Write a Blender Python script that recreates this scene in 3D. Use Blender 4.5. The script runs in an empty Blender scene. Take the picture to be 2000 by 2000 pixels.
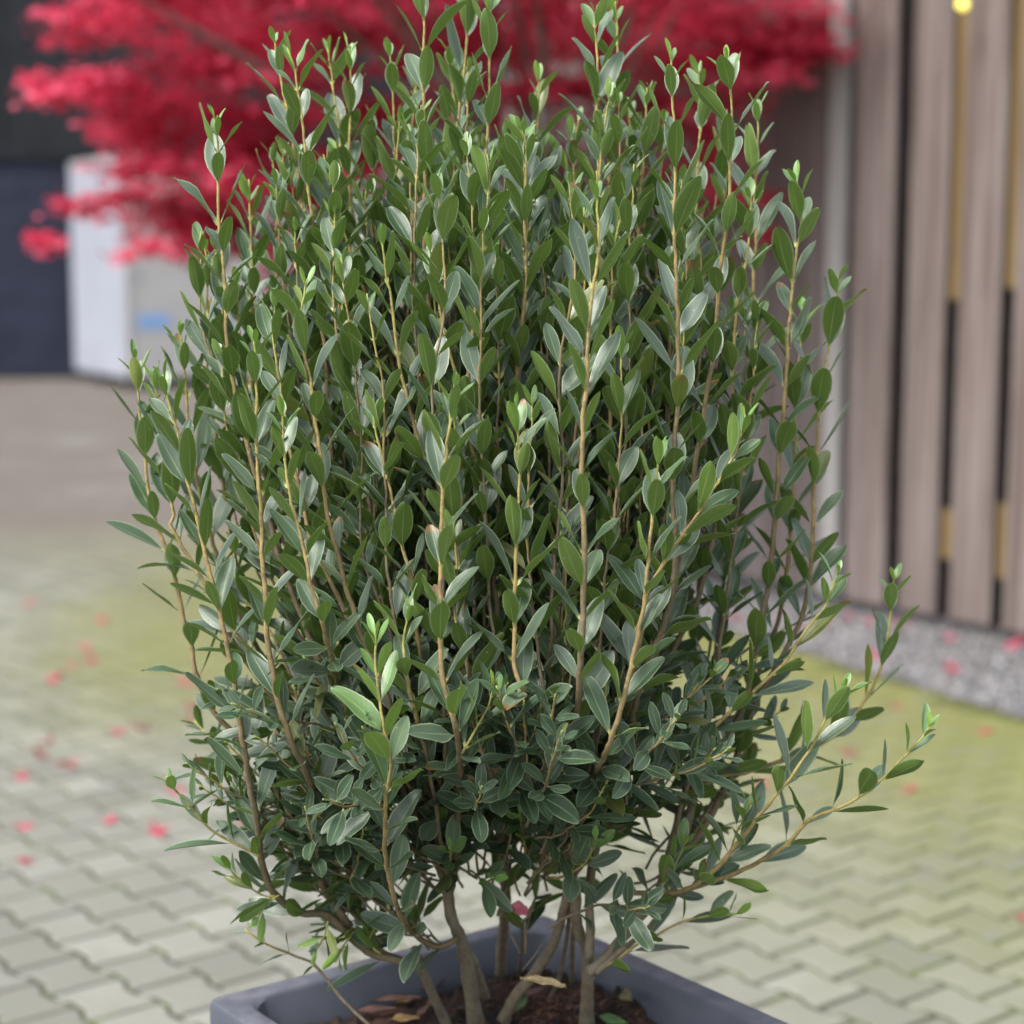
import bpy, bmesh, math, random
import numpy as np
from mathutils import Vector, Matrix, Quaternion, noise as mnoise

rng = np.random.default_rng(11)
random.seed(11)
SC = bpy.context.scene
COL = SC.collection

# ------------------------------------------------------------------ camera
F = 3770.0            # focal length in photo pixels (photo is 2000 wide)
H = 1.71              # eye height
PITCH = math.atan(500 / F)
cam_d = bpy.data.cameras.new("camera")
cam = bpy.data.objects.new("camera", cam_d)
COL.objects.link(cam)
cam.location = (0, 0, H)
cam.rotation_euler = (math.pi / 2 - PITCH, 0, 0)
cam_d.sensor_width = 36
cam_d.lens = 36 * F / 2000
cam_d.clip_start = 0.05
cam_d.clip_end = 400
cam_d.dof.use_dof = True
cam_d.dof.focus_distance = 2.31
cam_d.dof.aperture_fstop = 2.8
SC.camera = cam

# ------------------------------------------------------------------ sky, sun, exposure (bright overcast)
SUN_TO = Vector((-0.50, -0.42, 0.90)).normalized()
world = bpy.data.worlds.new("World")
SC.world = world
world.use_nodes = True
nt = world.node_tree
bg = nt.nodes["Background"]
sky = nt.nodes.new("ShaderNodeTexSky")
sky.sky_type = 'NISHITA'
sky.sun_disc = False
sky.sun_elevation = math.asin(SUN_TO.z)
sky.sun_rotation = math.atan2(SUN_TO.x, SUN_TO.y)
sky.air_density = 1.0
sky.dust_density = 3.0
hs = nt.nodes.new("ShaderNodeHueSaturation")
hs.inputs["Saturation"].default_value = 0.38
nt.links.new(sky.outputs[0], hs.inputs["Color"])
nt.links.new(hs.outputs[0], bg.inputs["Color"])
bg.inputs["Strength"].default_value = 0.135
sun_d = bpy.data.lights.new("sun", 'SUN')
sun_d.energy = 1.5
sun_d.angle = math.radians(18)
sun_d.color = (1.0, 0.965, 0.90)
sun = bpy.data.objects.new("sun", sun_d)
COL.objects.link(sun)
sun.rotation_euler = SUN_TO.to_track_quat('Z', 'Y').to_euler()
sun.location = (-3, -3, 8)
SC.view_settings.view_transform = 'Standard'
SC.view_settings.look = 'None'
SC.view_settings.exposure = 1.30
SC.view_settings.gamma = 1.0
SC.view_settings.use_curve_mapping = False
SC.cycles.use_denoising = True
SC.cycles.max_bounces = 8
SC.cycles.transparent_max_bounces = 4

# ------------------------------------------------------------------ pixel -> place
_R = np.array([1., 0, 0])
_W = np.array([0, math.cos(PITCH), -math.sin(PITCH)])
_U = np.array([0, math.sin(PITCH), math.cos(PITCH)])
_C = np.array([0, 0, H])
def ray(x, y): return _W + (x - 1000) / F * _R + (1000 - y) / F * _U
def onz(x, y, z=0.0):
    d = ray(x, y); return _C + d * ((z - H) / d[2])
def onY(x, y, Y):
    d = ray(x, y); return _C + d * (Y / d[1])
def project(P):
    P = np.asarray(P, float) - _C
    z = P @ _W
    return 1000 + F * (P @ _R) / z, 1000 - F * (P @ _U) / z

# ------------------------------------------------------------------ helpers
def mesh_obj(name, V, Fc, mat, parent=None, smooth=False, attrs=None, uv=None, link=True):
    me = bpy.data.meshes.new(name)
    V = np.asarray(V, np.float32)
    if isinstance(Fc, np.ndarray):
        n, k = Fc.shape
        me.vertices.add(len(V)); me.vertices.foreach_set("co", V.ravel())
        me.loops.add(n * k); me.loops.foreach_set("vertex_index", Fc.astype(np.int32).ravel())
        me.polygons.add(n)
        me.polygons.foreach_set("loop_start", np.arange(0, n * k, k, dtype=np.int32))
        me.polygons.foreach_set("loop_total", np.full(n, k, np.int32))
        me.update(calc_edges=True)
        me.validate()
    else:
        me.from_pydata([tuple(v) for v in V], [], Fc)
        me.update()
    if attrs:
        for k, a in attrs.items():
            at = me.attributes.new(k, 'FLOAT', 'POINT')
            at.data.foreach_set("value", np.asarray(a, np.float32))
    if uv is not None:
        ul = me.uv_layers.new(name="UVMap")
        li = np.empty(len(me.loops), np.int32); me.loops.foreach_get("vertex_index", li)
        ul.data.foreach_set("uv", np.asarray(uv, np.float32)[li].ravel())
    if smooth:
        me.polygons.foreach_set("use_smooth", np.ones(len(me.polygons), bool))
    if mat: me.materials.append(mat)
    o = bpy.data.objects.new(name, me)
    if parent is not None: o.parent = parent
    if link: COL.objects.link(o)
    return o

def empty(name, loc=(0, 0, 0)):
    o = bpy.data.objects.new(name, None)
    o.empty_display_size = 0.1
    o.location = loc
    COL.objects.link(o)
    return o

def tag(o, label=None, cat=None, group=None, kind=None):
    if label: o["label"] = label
    if cat: o["category"] = cat
    if group: o["group"] = group
    if kind: o["kind"] = kind
    return o

class NT:
    """tiny node helper"""
    def __init__(s, name):
        s.m = bpy.data.materials.new(name); s.m.use_nodes = True
        s.t = s.m.node_tree; s.b = s.t.nodes["Principled BSDF"]
        s.out = s.t.nodes["Material Output"]
    def n(s, typ, **kw):
        nd = s.t.nodes.new("ShaderNode" + typ)
        for k, v in kw.items(): setattr(nd, k, v)
        return nd
    def l(s, a, b): s.t.links.new(a, b)
    def val(s, sock, v):
        if hasattr(v, "is_output"): s.l(v, sock)
        else: sock.default_value = v
    def math(s, op, a, b=None, c=None, clamp=False):
        nd = s.n("Math", operation=op, use_clamp=clamp)
        s.val(nd.inputs[0], a)
        if b is not None: s.val(nd.inputs[1], b)
        if c is not None: s.val(nd.inputs[2], c)
        return nd.outputs[0]
    def mix(s, fac, a, b):
        nd = s.n("MixRGB"); s.val(nd.inputs[0], fac)
        for i, v in ((1, a), (2, b)):
            if isinstance(v, tuple): nd.inputs[i].default_value = (*v, 1) if len(v) == 3 else v
            else: s.l(v, nd.inputs[i])
        return nd.outputs[0]
    def noise(s, vec, scale, detail=4, rough=0.55, dist=0.0):
        nd = s.n("TexNoise"); nd.inputs["Scale"].default_value = scale
        nd.inputs["Detail"].default_value = detail; nd.inputs["Roughness"].default_value = rough
        nd.inputs["Distortion"].default_value = dist
        if vec is not None: s.l(vec, nd.inputs["Vector"])
        return nd.outputs[0]
    def step(s, x, lo, hi):
        nd = s.n("MapRange", interpolation_type='SMOOTHSTEP'); s.val(nd.inputs[0], x)
        s.val(nd.inputs[1], lo); s.val(nd.inputs[2], hi)
        return nd.outputs[0]
    def pos(s): return s.n("NewGeometry").outputs["Position"]
    def attr(s, name): return s.n("Attribute", attribute_name=name).outputs["Fac"]
    def bump(s, h, strength=0.3, dist=0.01):
        nd = s.n("Bump"); nd.inputs["Strength"].default_value = strength
        nd.inputs["Distance"].default_value = dist
        s.l(h, nd.inputs["Height"]); s.l(nd.outputs[0], s.b.inputs["Normal"])
        return nd.outputs[0]
    def base(s, c):
        if isinstance(c, tuple): s.b.inputs["Base Color"].default_value = (*c, 1)
        else: s.l(c, s.b.inputs["Base Color"])
    def set(s, **kw):
        for k, v in kw.items(): s.val(s.b.inputs[k.replace("_", " ")], v)

def flat_mat(name, c, rough=0.6, var=0.15, scale=20, bump=0.0):
    k = NT(name); tc = k.n("TexCoord").outputs["Object"]
    nz = k.noise(tc, scale, 5)
    a = tuple(x * (1 - var) for x in c); b = tuple(min(1, x * (1 + var)) for x in c)
    k.base(k.mix(k.step(nz, 0.3, 0.7), a, b)); k.set(Roughness=rough)
    if bump: k.bump(nz, bump, 0.01)
    return k.m

# ------------------------------------------------------------------ materials
def mat_leaf():
    k = NT("evergreen_leaf")
    uv = k.n("UVMap").outputs[0]
    sep = k.n("SeparateXYZ"); k.l(uv, sep.inputs[0])
    u, v = sep.outputs[0], sep.outputs[1]
    s = k.math('ABSOLUTE', k.math('MULTIPLY_ADD', u, 2.0, -1.0))      # 0 midrib .. 1 margin
    young = k.attr("young"); rnd = k.attr("rnd")
    back = k.n("NewGeometry").outputs["Backfacing"]
    tc = k.pos()
    nz = k.noise(tc, 60, 3)
    up = k.mix(rnd, (0.024, 0.060, 0.027), (0.110, 0.150, 0.118))
    up = k.mix(k.math('MULTIPLY', nz, 0.35), up, (0.110, 0.150, 0.115))
    up = k.mix(young, up, (0.150, 0.300, 0.058))
    dn = k.mix(rnd, (0.078, 0.138, 0.022), (0.128, 0.205, 0.032))
    dn = k.mix(young, dn, (0.21, 0.37, 0.045))
    c = k.mix(back, up, dn)
    # pale midrib, faint veins, pale thin margin, yellow stalk
    rib = k.math('SUBTRACT', 1.0, k.step(s, 0.02, 0.085))
    rib = k.math('MULTIPLY', rib, k.math('MULTIPLY_ADD', v, -0.75, 1.0))
    c = k.mix(k.math('MULTIPLY', rib, 0.75), c, (0.34, 0.43, 0.20))
    vv = k.math('SINE', k.math('MULTIPLY_ADD', v, 75.0, k.math('MULTIPLY', s, -14.0)))
    vein = k.math('MULTIPLY', k.step(vv, 0.75, 1.0), 0.12)
    c = k.mix(vein, c, (0.16, 0.22, 0.10))
    edge = k.math('MULTIPLY', k.step(s, 0.82, 0.94), k.math('MULTIPLY_ADD', rnd, 0.40, 0.40))
    c = k.mix(edge, c, (0.36, 0.44, 0.26))
    stalk = k.math('SUBTRACT', 1.0, k.step(v, 0.05, 0.12))
    c = k.mix(stalk, c, (0.42, 0.42, 0.13))
    # some tips have browned, some old leaves yellowed
    tip = k.math('MULTIPLY', k.step(k.math('ADD', v, k.math('MULTIPLY', nz, 0.25)), 0.92, 1.0), k.step(k.math('FRACT', k.math('MULTIPLY', rnd, 17.3)), 0.955, 0.96))
    c = k.mix(tip, c, (0.20, 0.115, 0.045))
    yel = k.math('MULTIPLY', k.step(k.math('FRACT', k.math('MULTIPLY', rnd, 31.7)), 0.978, 0.985), 0.45)
    c = k.mix(yel, c, (0.26, 0.25, 0.045))
    # a few pale scars and dark specks
    sp = k.noise(tc, 210, 2, 0.5)
    pick = k.step(rnd, 0.55, 0.8)
    c = k.mix(k.math('MULTIPLY', k.step(sp, 0.735, 0.76), pick), c, (0.55, 0.53, 0.40))
    sp2 = k.noise(tc, 330, 1, 0.5)
    c = k.mix(k.math('MULTIPLY', k.step(sp2, 0.74, 0.77), 0.8), c, (0.02, 0.03, 0.012))
    k.base(c)
    rough = k.math('MULTIPLY_ADD', back, 0.17, k.math('MULTIPLY_ADD', nz, 0.20, 0.33))
    k.set(Roughness=rough)
    k.l(k.math('MULTIPLY_ADD', rnd, 0.45, 0.50), k.b.inputs["Specular IOR Level"])
    h = k.math('ADD', k.math('MULTIPLY', rib, -0.5), k.math('ADD', k.math('MULTIPLY', nz, 0.35), k.math('MULTIPLY', vein, 1.2)))
    nrm = k.bump(h, 0.25, 0.002)
    tr = k.n("BsdfTranslucent")
    k.l(k.mix(0.5, c, (0.22, 0.40, 0.05)), tr.inputs["Color"])
    mx = k.n("MixShader"); mx.inputs[0].default_value = 0.13
    k.l(k.b.outputs[0], mx.inputs[1]); k.l(tr.outputs[0], mx.inputs[2])
    k.l(mx.outputs[0], k.out.inputs["Surface"])
    return k.m

def mat_bark():
    k = NT("shrub_bark")
    age = k.attr("age")
    tc = k.pos()
    nz = k.noise(tc, 90, 5, 0.6)
    ramp = k.n("ValToRGB"); k.l(age, ramp.inputs[0])
    e = ramp.color_ramp.elements
    e[0].position = 0.0; e[0].color = (0.30, 0.38, 0.07, 1)
    e[1].position = 1.0; e[1].color = (0.215, 0.175, 0.118, 1)
    for p, c in ((0.14, (0.45, 0.37, 0.12)), (0.34, (0.37, 0.265, 0.105)), (0.62, (0.19, 0.145, 0.082))):
        x = e.new(p); x.color = (*c, 1)
    c = k.mix(k.math('MULTIPLY', k.step(nz, 0.42, 0.68), 0.55), ramp.outputs[0], (0.10, 0.075, 0.05))
    vor = k.n("TexVoronoi"); vor.inputs["Scale"].default_value = 260; k.l(tc, vor.inputs["Vector"])
    pit = k.math('SUBTRACT', 1.0, k.step(vor.outputs["Distance"], 0.12, 0.25))
    big = k.step(age, 0.7, 0.95)
    sel = k.step(k.noise(tc, 120, 1), 0.5, 0.6)
    pitm = k.math('MULTIPLY', k.math('MULTIPLY', pit, big), sel)
    c = k.mix(pitm, c, (0.035, 0.024, 0.015))
    lich = k.math('MULTIPLY', k.step(k.noise(tc, 25, 3), 0.52, 0.7), k.math('MULTIPLY', big, 0.6))
    c = k.mix(lich, c, (0.30, 0.275, 0.20))
    k.base(c); k.set(Roughness=0.75)
    k.bump(k.math('SUBTRACT', nz, pitm), 0.6, 0.003)
    return k.m

def mat_planter():
    k = NT("slate_grey_planter")
    tc = k.pos()
    n1 = k.noise(tc, 9, 5); n2 = k.noise(tc, 700, 2)
    c = k.mix(k.step(n1, 0.35, 0.7), (0.072, 0.080, 0.104), (0.096, 0.104, 0.130))
    sepn = k.n("NewGeometry"); sx = k.n("SeparateXYZ"); k.l(sepn.outputs["Normal"], sx.inputs[0])
    dust = k.math('MULTIPLY', k.step(sx.outputs[2], 0.6, 0.98), k.step(k.noise(tc, 30, 4), 0.35, 0.7))
    c = k.mix(k.math('MULTIPLY', dust, 0.3), c, (0.24, 0.24, 0.25))
    speck = k.step(k.noise(tc, 150, 2), 0.755, 0.77)
    c = k.mix(k.math('MULTIPLY', speck, k.step(sx.outputs[2], 0.3, 0.9)), c, (0.05, 0.04, 0.03))
    st = k.step(k.noise(tc, 22, 6, 0.7, 0.8), 0.56, 0.70)
    c = k.mix(k.math('MULTIPLY', st, 0.35), c, (0.055, 0.050, 0.045))
    sc_ = k.step(k.noise(tc, 240, 3, 0.6), 0.70, 0.74)
    c = k.mix(k.math('MULTIPLY', sc_, 0.5), c, (0.30, 0.30, 0.31))
    k.base(c); k.set(Roughness=k.math('MULTIPLY_ADD', n2, 0.2, 0.42))
    k.bump(n2, 0.18, 0.0012)
    return k.m

def mat_soil():
    k = NT("dark_peat_soil")
    tc = k.pos(); n1 = k.noise(tc, 70, 8, 0.7); n2 = k.noise(tc, 14, 4)
    c = k.mix(k.step(n1, 0.35, 0.72), (0.014, 0.010, 0.008), (0.085, 0.050, 0.034))
    c = k.mix(k.math('MULTIPLY', k.step(n2, 0.5, 0.65), 0.6), c, (0.115, 0.052, 0.036))
    k.base(c); k.set(Roughness=0.95); k.bump(n1, 1.0, 0.012)
    return k.m

def ground_masks(k, tc):
    """moss spreads over the damp strip beside the gravel and in a patch behind the planter"""
    sx = k.n("SeparateXYZ"); k.l(tc, sx.inputs[0])
    X, Y = sx.outputs[0], sx.outputs[1]
    # distance to the gravel edge (line through GE0 with direction GED)
    d = k.math('ADD', k.math('MULTIPLY', X, GEN[0]), k.math('MULTIPLY', Y, GEN[1]))
    d = k.math('SUBTRACT', d, GEN[0] * GE0[0] + GEN[1] * GE0[1])      # negative on the paved side
    nz = k.noise(tc, 0.9, 5, 0.6)
    near = k.step(k.math('ADD', d, k.math('MULTIPLY', nz, 1.6)), -2.4, 1.2)
    r2 = k.math('ADD', k.math('POWER', k.math('SUBTRACT', X, -1.0), 2.0), k.math('MULTIPLY', k.math('POWER', k.math('SUBTRACT', Y, 9.3), 2.0), 0.22))
    patch = k.math('SUBTRACT', 1.0, k.step(k.math('ADD', r2, k.math('MULTIPLY', nz, 1.2)), 0.5, 3.2))
    near = k.math('MULTIPLY', near, k.math('SUBTRACT', 1.0, k.step(Y, 10.5, 13.0)))
    moss = k.math('MAXIMUM', near, k.math('MULTIPLY', patch, 0.85))
    rust = k.math('MULTIPLY', k.step(Y, 9.6, 12.8), k.step(nz, 0.22, 0.5))
    return moss, rust, nz

def mat_paver():
    k = NT("concrete_paver")
    tc = k.pos()
    moss, rust, nz = ground_masks(k, tc)
    r = k.math('FRACT', k.math('ADD', k.n("NewGeometry").outputs["Random Per Island"],
                               k.n("ObjectInfo").outputs["Random"]))
    fine = k.noise(tc, 160, 4, 0.65)
    mid = k.noise(tc, 6.5, 5, 0.6)
    c = k.mix(r, (0.148, 0.150, 0.127), (0.246, 0.246, 0.216))
    c = k.mix(k.math('MULTIPLY', k.step(mid, 0.35, 0.75), 0.45), c, (0.155, 0.162, 0.116))
    c = k.mix(k.math('MULTIPLY', k.step(fine, 0.4, 0.8), 0.35), c, (0.14, 0.138, 0.115))
    c = k.mix(k.math('MULTIPLY', rust, 0.85), c, (0.120, 0.097, 0.084))
    mm = k.math('MULTIPLY', moss, k.step(k.math('ADD', k.math('ADD', k.math('MULTIPLY', mid, 0.6), k.math('MULTIPLY', k.noise(tc, 17, 4, 0.65), 0.45)), k.math('MULTIPLY', r, 0.16)), 0.33, 0.60))
    c = k.mix(k.math('MULTIPLY', mm, 0.95), c, (0.150, 0.158, 0.028))
    k.base(c); k.set(Roughness=0.85); k.bump(fine, 0.3, 0.003)
    return k.m

def mat_joint():
    k = NT("sandy_mossy_joint")
    tc = k.pos()
    moss, rust, nz = ground_masks(k, tc)
    a = k.noise(tc, 7, 4); b = k.noise(tc, 120, 4)
    c = k.mix(b, (0.030, 0.030, 0.022), (0.062, 0.061, 0.044))
    c = k.mix(k.math('MULTIPLY', k.step(a, 0.5, 0.64), 0.85), c, (0.070, 0.098, 0.014))
    c = k.mix(k.math('MULTIPLY', moss, 0.8), c, (0.10, 0.11, 0.022))
    c = k.mix(k.math('MULTIPLY', rust, 0.6), c, (0.12, 0.095, 0.08))
    k.base(c); k.set(Roughness=0.95); k.bump(b, 0.5, 0.006)
    return k.m

def mat_gravel():
    k = NT("grey_gravel_stone")
    r = k.n("NewGeometry").outputs["Random Per Island"]
    nz = k.noise(k.pos(), 120, 3)
    ramp = k.n("ValToRGB"); k.l(r, ramp.inputs[0]); e = ramp.color_ramp.elements
    e[0].color = (0.09, 0.09, 0.098, 1); e[1].color = (0.46, 0.45, 0.46, 1)
    for p, c in ((0.3, (0.16, 0.158, 0.17)), (0.55, (0.22, 0.215, 0.225)), (0.8, (0.30, 0.285, 0.28))):
        x = e.new(p); x.color = (*c, 1)
    k.base(k.mix(k.math('MULTIPLY', nz, 0.3), ramp.outputs[0], (0.2, 0.19, 0.18))); k.set(Roughness=0.8)
    return k.m

def mat_board(name, ca, cb):
    k = NT(name)
    tco = k.n("TexCoord").outputs["Object"]
    mp = k.n("Mapping"); mp.inputs["Scale"].default_value = (14, 14, 0.55)
    k.l(tco, mp.inputs["Vector"])
    rr = k.n("ObjectInfo").outputs["Random"]
    cmb = k.n("CombineXYZ"); k.l(k.math('MULTIPLY', rr, 37.0), cmb.inputs[2]); k.l(k.math('MULTIPLY', rr, 11.0), cmb.inputs[0])
    k.l(cmb.outputs[0], mp.inputs["Location"])
    g = k.noise(mp.outputs[0], 1.7, 6, 0.6, 0.6)
    g2 = k.noise(mp.outputs[0], 9.0, 4, 0.6)
    c = k.mix(k.step(g, 0.32, 0.70), ca, cb)
    c = k.mix(k.math('MULTIPLY', k.step(g2, 0.5, 0.75), 0.35), c, tuple(x * 0.45 for x in ca))
    hue = k.n("HueSaturation"); k.l(c, hue.inputs["Color"])
    k.l(k.math('MULTIPLY_ADD', rr, 0.35, 0.82), hue.inputs["Value"])
    mp2 = k.n("Mapping"); mp2.inputs["Scale"].default_value = (5, 5, 1.1); k.l(tco, mp2.inputs["Vector"]); k.l(cmb.outputs[0], mp2.inputs["Location"])
    kn = k.n("TexVoronoi"); kn.inputs["Scale"].default_value = 1.0; k.l(mp2.outputs[0], kn.inputs["Vector"])
    knot = k.math('SUBTRACT', 1.0, k.step(kn.outputs["Distance"], 0.04, 0.13))
    c2 = k.mix(k.math('MULTIPLY', knot, 0.6), hue.outputs[0], (0.11, 0.07, 0.05))
    k.base(c2); k.set(Roughness=0.82); k.bump(g2, 0.4, 0.004)
    return k.m

def mat_maple():
    k = NT("red_maple_leaf")
    r = k.math('ADD', k.math('MULTIPLY', k.n("NewGeometry").outputs["Random Per Island"], 0.35), k.math('MULTIPLY', k.attr("tone"), 0.65))
    ramp = k.n("ValToRGB"); k.l(r, ramp.inputs[0]); e = ramp.color_ramp.elements
    e[0].color = (0.13, 0.006, 0.020, 1); e[1].color = (0.90, 0.21, 0.33, 1)
    for p, c in ((0.35, (0.52, 0.020, 0.070)), (0.7, (0.76, 0.080, 0.165))):
        x = e.new(p); x.color = (*c, 1)
    k.base(ramp.outputs[0]); k.set(Roughness=0.5)
    tr = k.n("BsdfTranslucent"); k.l(k.mix(0.4, ramp.outputs[0], (0.85, 0.07, 0.15)), tr.inputs["Color"])
    mx = k.n("MixShader"); mx.inputs[0].default_value = 0.42
    k.l(k.b.outputs[0], mx.inputs[1]); k.l(tr.outputs[0], mx.inputs[2]); k.l(mx.outputs[0], k.out.inputs["Surface"])
    return k.m

# gravel edge line on the ground (from the photograph: two points of the edge)
GE0 = onz(1597, 1284)[:2]; GE1 = onz(1999, 1404)[:2]
GED = (GE0 - GE1) / np.linalg.norm(GE0 - GE1)        # towards the back
GEN = np.array([GED[1], -GED[0]])                    # towards the wall
if GEN[0] < 0: GEN = -GEN

FB0 = onz(1626, 1186)[:2]; FB1 = onz(1930, 1248)[:2]
FD = (FB0 - FB1) / np.linalg.norm(FB0 - FB1)         # along the wall, towards the back
FN = np.array([FD[1], -FD[0]])
if FN[0] < 0: FN = -FN                               # into the wall

M = dict(leaf=mat_leaf(), bark=mat_bark(), planter=mat_planter(), soil=mat_soil(),
         paver=mat_paver(), joint=mat_joint(), gravel=mat_gravel(),
         board=mat_board("weathered_larch_board", (0.105, 0.076, 0.067), (0.205, 0.170, 0.160)),
         board_old=mat_board("silvered_board", (0.33, 0.315, 0.31), (0.42, 0.405, 0.40)),
         board_dark=mat_board("brown_board", (0.112, 0.088, 0.084), (0.165, 0.135, 0.131)),
         fresh=mat_board("fresh_yellow_batten", (0.150, 0.095, 0.032), (0.215, 0.145, 0.052)),
         maple=mat_maple())

# ------------------------------------------------------------------ the ground: joint sheet + pavers
def sheet(name, x0, x1, y0, y1, z, mat):
    return mesh_obj(name, [(x0, y0, z), (x1, y0, z), (x1, y1, z), (x0, y1, z)], [(0, 1, 2, 3)], mat)
ground = tag(sheet("ground", -60, 60, -12, 90, -0.0042, M["joint"]), kind="structure")

A2 = math.radians(-50.2)
E2 = np.array([math.cos(A2), math.sin(A2)])          # along the wavy joints
E1 = np.array([-E2[1], E2[0]])                       # across
if E1[0] < 0: E1 = -E1
PL, PW, J = 0.200, 0.165, 0.016
def paver_outline():
    # double-T stone: flared ends, narrow waist, straight ends
    def half(t):                                     # t in -1..1 along the length
        a = abs(t)
        w = 1.0 if a > 0.68 else (-1.0 if a < 0.32 else math.cos((a - 0.68) / 0.36 * math.pi))
        return w
    dl = 0.017
    pts = []
    ts = (-1, -0.68, -0.5, -0.32, 0.32, 0.5, 0.68, 1)
    for t in ts: pts.append((PW / 2 - J / 2 + dl * half(t) * 0.5, t * (PL / 2 - J / 2)))
    for t in reversed(ts): pts.append((-(PW / 2 - J / 2 + dl * half(t) * 0.5), t * (PL / 2 - J / 2)))
    return np.array(pts)
OUT = paver_outline()
NO = len(OUT)
def paver_mesh(bevel=True):
    V, Fc = [], []
    ins = OUT.copy(); ins -= np.sign(OUT) * 0.006
    def w(p, z): q = p[0] * E1 + p[1] * E2; return (q[0], q[1], z)
    if bevel:
        V += [w(p, 0.0) for p in ins] + [w(p, -0.0035) for p in OUT] + [w(p, -0.03) for p in OUT]
        Fc.append(list(range(NO)))
        for r in (0, 1):
            for i in range(NO):
                j = (i + 1) % NO
                Fc.append([r * NO + i, (r + 1) * NO + i, (r + 1) * NO + j, r * NO + j])
    else:
        V += [w(p, -0.001) for p in OUT] + [w(p, -0.02) for p in OUT]
        Fc.append(list(range(NO)))
        for i in range(NO):
            j = (i + 1) % NO
            Fc.append([i, NO + i, NO + j, j])
    V = np.array(V)
    # outward winding check
    a, b, c = (V[Fc[0][0]], V[Fc[0][1]], V[Fc[0][2]])
    if np.cross(b - a, c - b)[2] < 0: Fc = [f[::-1] for f in Fc]
    return V, Fc
pv_V, pv_F = paver_mesh(True)
pf_V, pf_F = paver_mesh(False)
base_obj = mesh_obj("paver", pv_V, pv_F, M["paver"], ground)
base_me = base_obj.data
cells = []
for i in range(-220, 221):
    for j in range(-190, 191):
        c = E1 * (i * PW) + E2 * (j * PL + (PL / 2 if i % 2 else 0)) + np.array([0.0, 6.0])
        if not (1.2 < c[1] < 27.2): continue
        if abs(c[0]) > 0.33 * c[1] + 1.3: continue
        if (c - GE0) @ GEN > -0.05 and (c - GE0) @ GED < 5.7 and (c - FB0) @ FN < 0.3: continue
        cells.append(c)
def vis_key(c):
    x, y = project((c[0], c[1], 0))
    return not (-60 < x < 2060 and 300 < y < 2040), c[1]
cells.sort(key=vis_key)
first = True
for c in cells[:300]:
    if first: o = base_obj; first = False
    else:
        o = bpy.data.objects.new("paver", base_me); o.parent = ground; COL.objects.link(o)
    o.location = (c[0], c[1], rng.uniform(-0.0008, 0.001))
    o.rotation_euler = (rng.normal(0, 0.004), rng.normal(0, 0.004), rng.normal(0, 0.008))
VV, FF, off = [], [], 0
for c in cells[300:]:
    near = c[1] < 9.5
    v, f = (pv_V, pv_F) if near else (pf_V, pf_F)
    a = rng.normal(0, 0.008); ca, sa = math.cos(a), math.sin(a)
    w = np.stack([v[:, 0] * ca - v[:, 1] * sa + c[0], v[:, 0] * sa + v[:, 1] * ca + c[1],
                  v[:, 2] + rng.uniform(-0.0008, 0.001) + rng.normal(0, .004) * v[:, 0]], 1)
    VV.append(w); FF += [[q + off for q in ff] for ff in f]; off += len(v)
tag(mesh_obj("pavers", np.concatenate(VV), FF, M["paver"], ground), kind="stuff")

# ------------------------------------------------------------------ gravel strip beside the timber wall
gl0 = GE0 - GED * 7;  gl1 = GE0 + GED * 5.6
fl0 = FB0 - FD * 7 + FN * 0.3; fl1 = FB0 + FD * 5.6 + FN * 0.3
gb = mesh_obj("gravel_bed", [(*gl0, 0.001), (*fl0, 0.001), (*fl1, 0.001), (*gl1, 0.001)], [(0, 1, 2, 3)],
              flat_mat("gravel_bed_soil", (0.10, 0.095, 0.09), 0.95, 0.4, 60, 0.4))
tag(gb, kind="structure")
octa = np.array([(1, 0, 0), (0, 1, 0), (-1, 0, 0), (0, -1, 0), (0, 0, 1), (0, 0, -1)], float)
octf = np.array([(0, 1, 4), (1, 2, 4), (2, 3, 4), (3, 0, 4), (1, 0, 5), (2, 1, 5), (3, 2, 5), (0, 3, 5)])
GV, GF = [], []
ng = 0
while ng < 15000:
    t = rng.uniform(-4.5, 5.5); s = rng.uniform(0, 1)
    p0 = GE0 + GED * t; p1 = FB0 + FD * t
    p = p0 * (1 - s) + p1 * s
    sz = rng.uniform(0.008, 0.017)
    v = octa * rng.uniform(0.65, 1.2, (6, 1)) * np.array([sz * rng.uniform(.9, 1.5), sz, sz * 0.75])
    a = rng.uniform(0, 6.28)
    v = np.stack([v[:, 0] * math.cos(a) - v[:, 1] * math.sin(a) + p[0], v[:, 0] * math.sin(a) + v[:, 1] * math.cos(a) + p[1],
                  v[:, 2] + rng.uniform(0.002, 0.014)], 1)
    GV.append(v); GF.append(octf + 6 * ng); ng += 1
tag(mesh_obj("gravel", np.concatenate(GV), np.concatenate(GF), M["gravel"]),
    "loose pale grey gravel strip along the foot of the timber wall", "gravel", kind="stuff")

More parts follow.
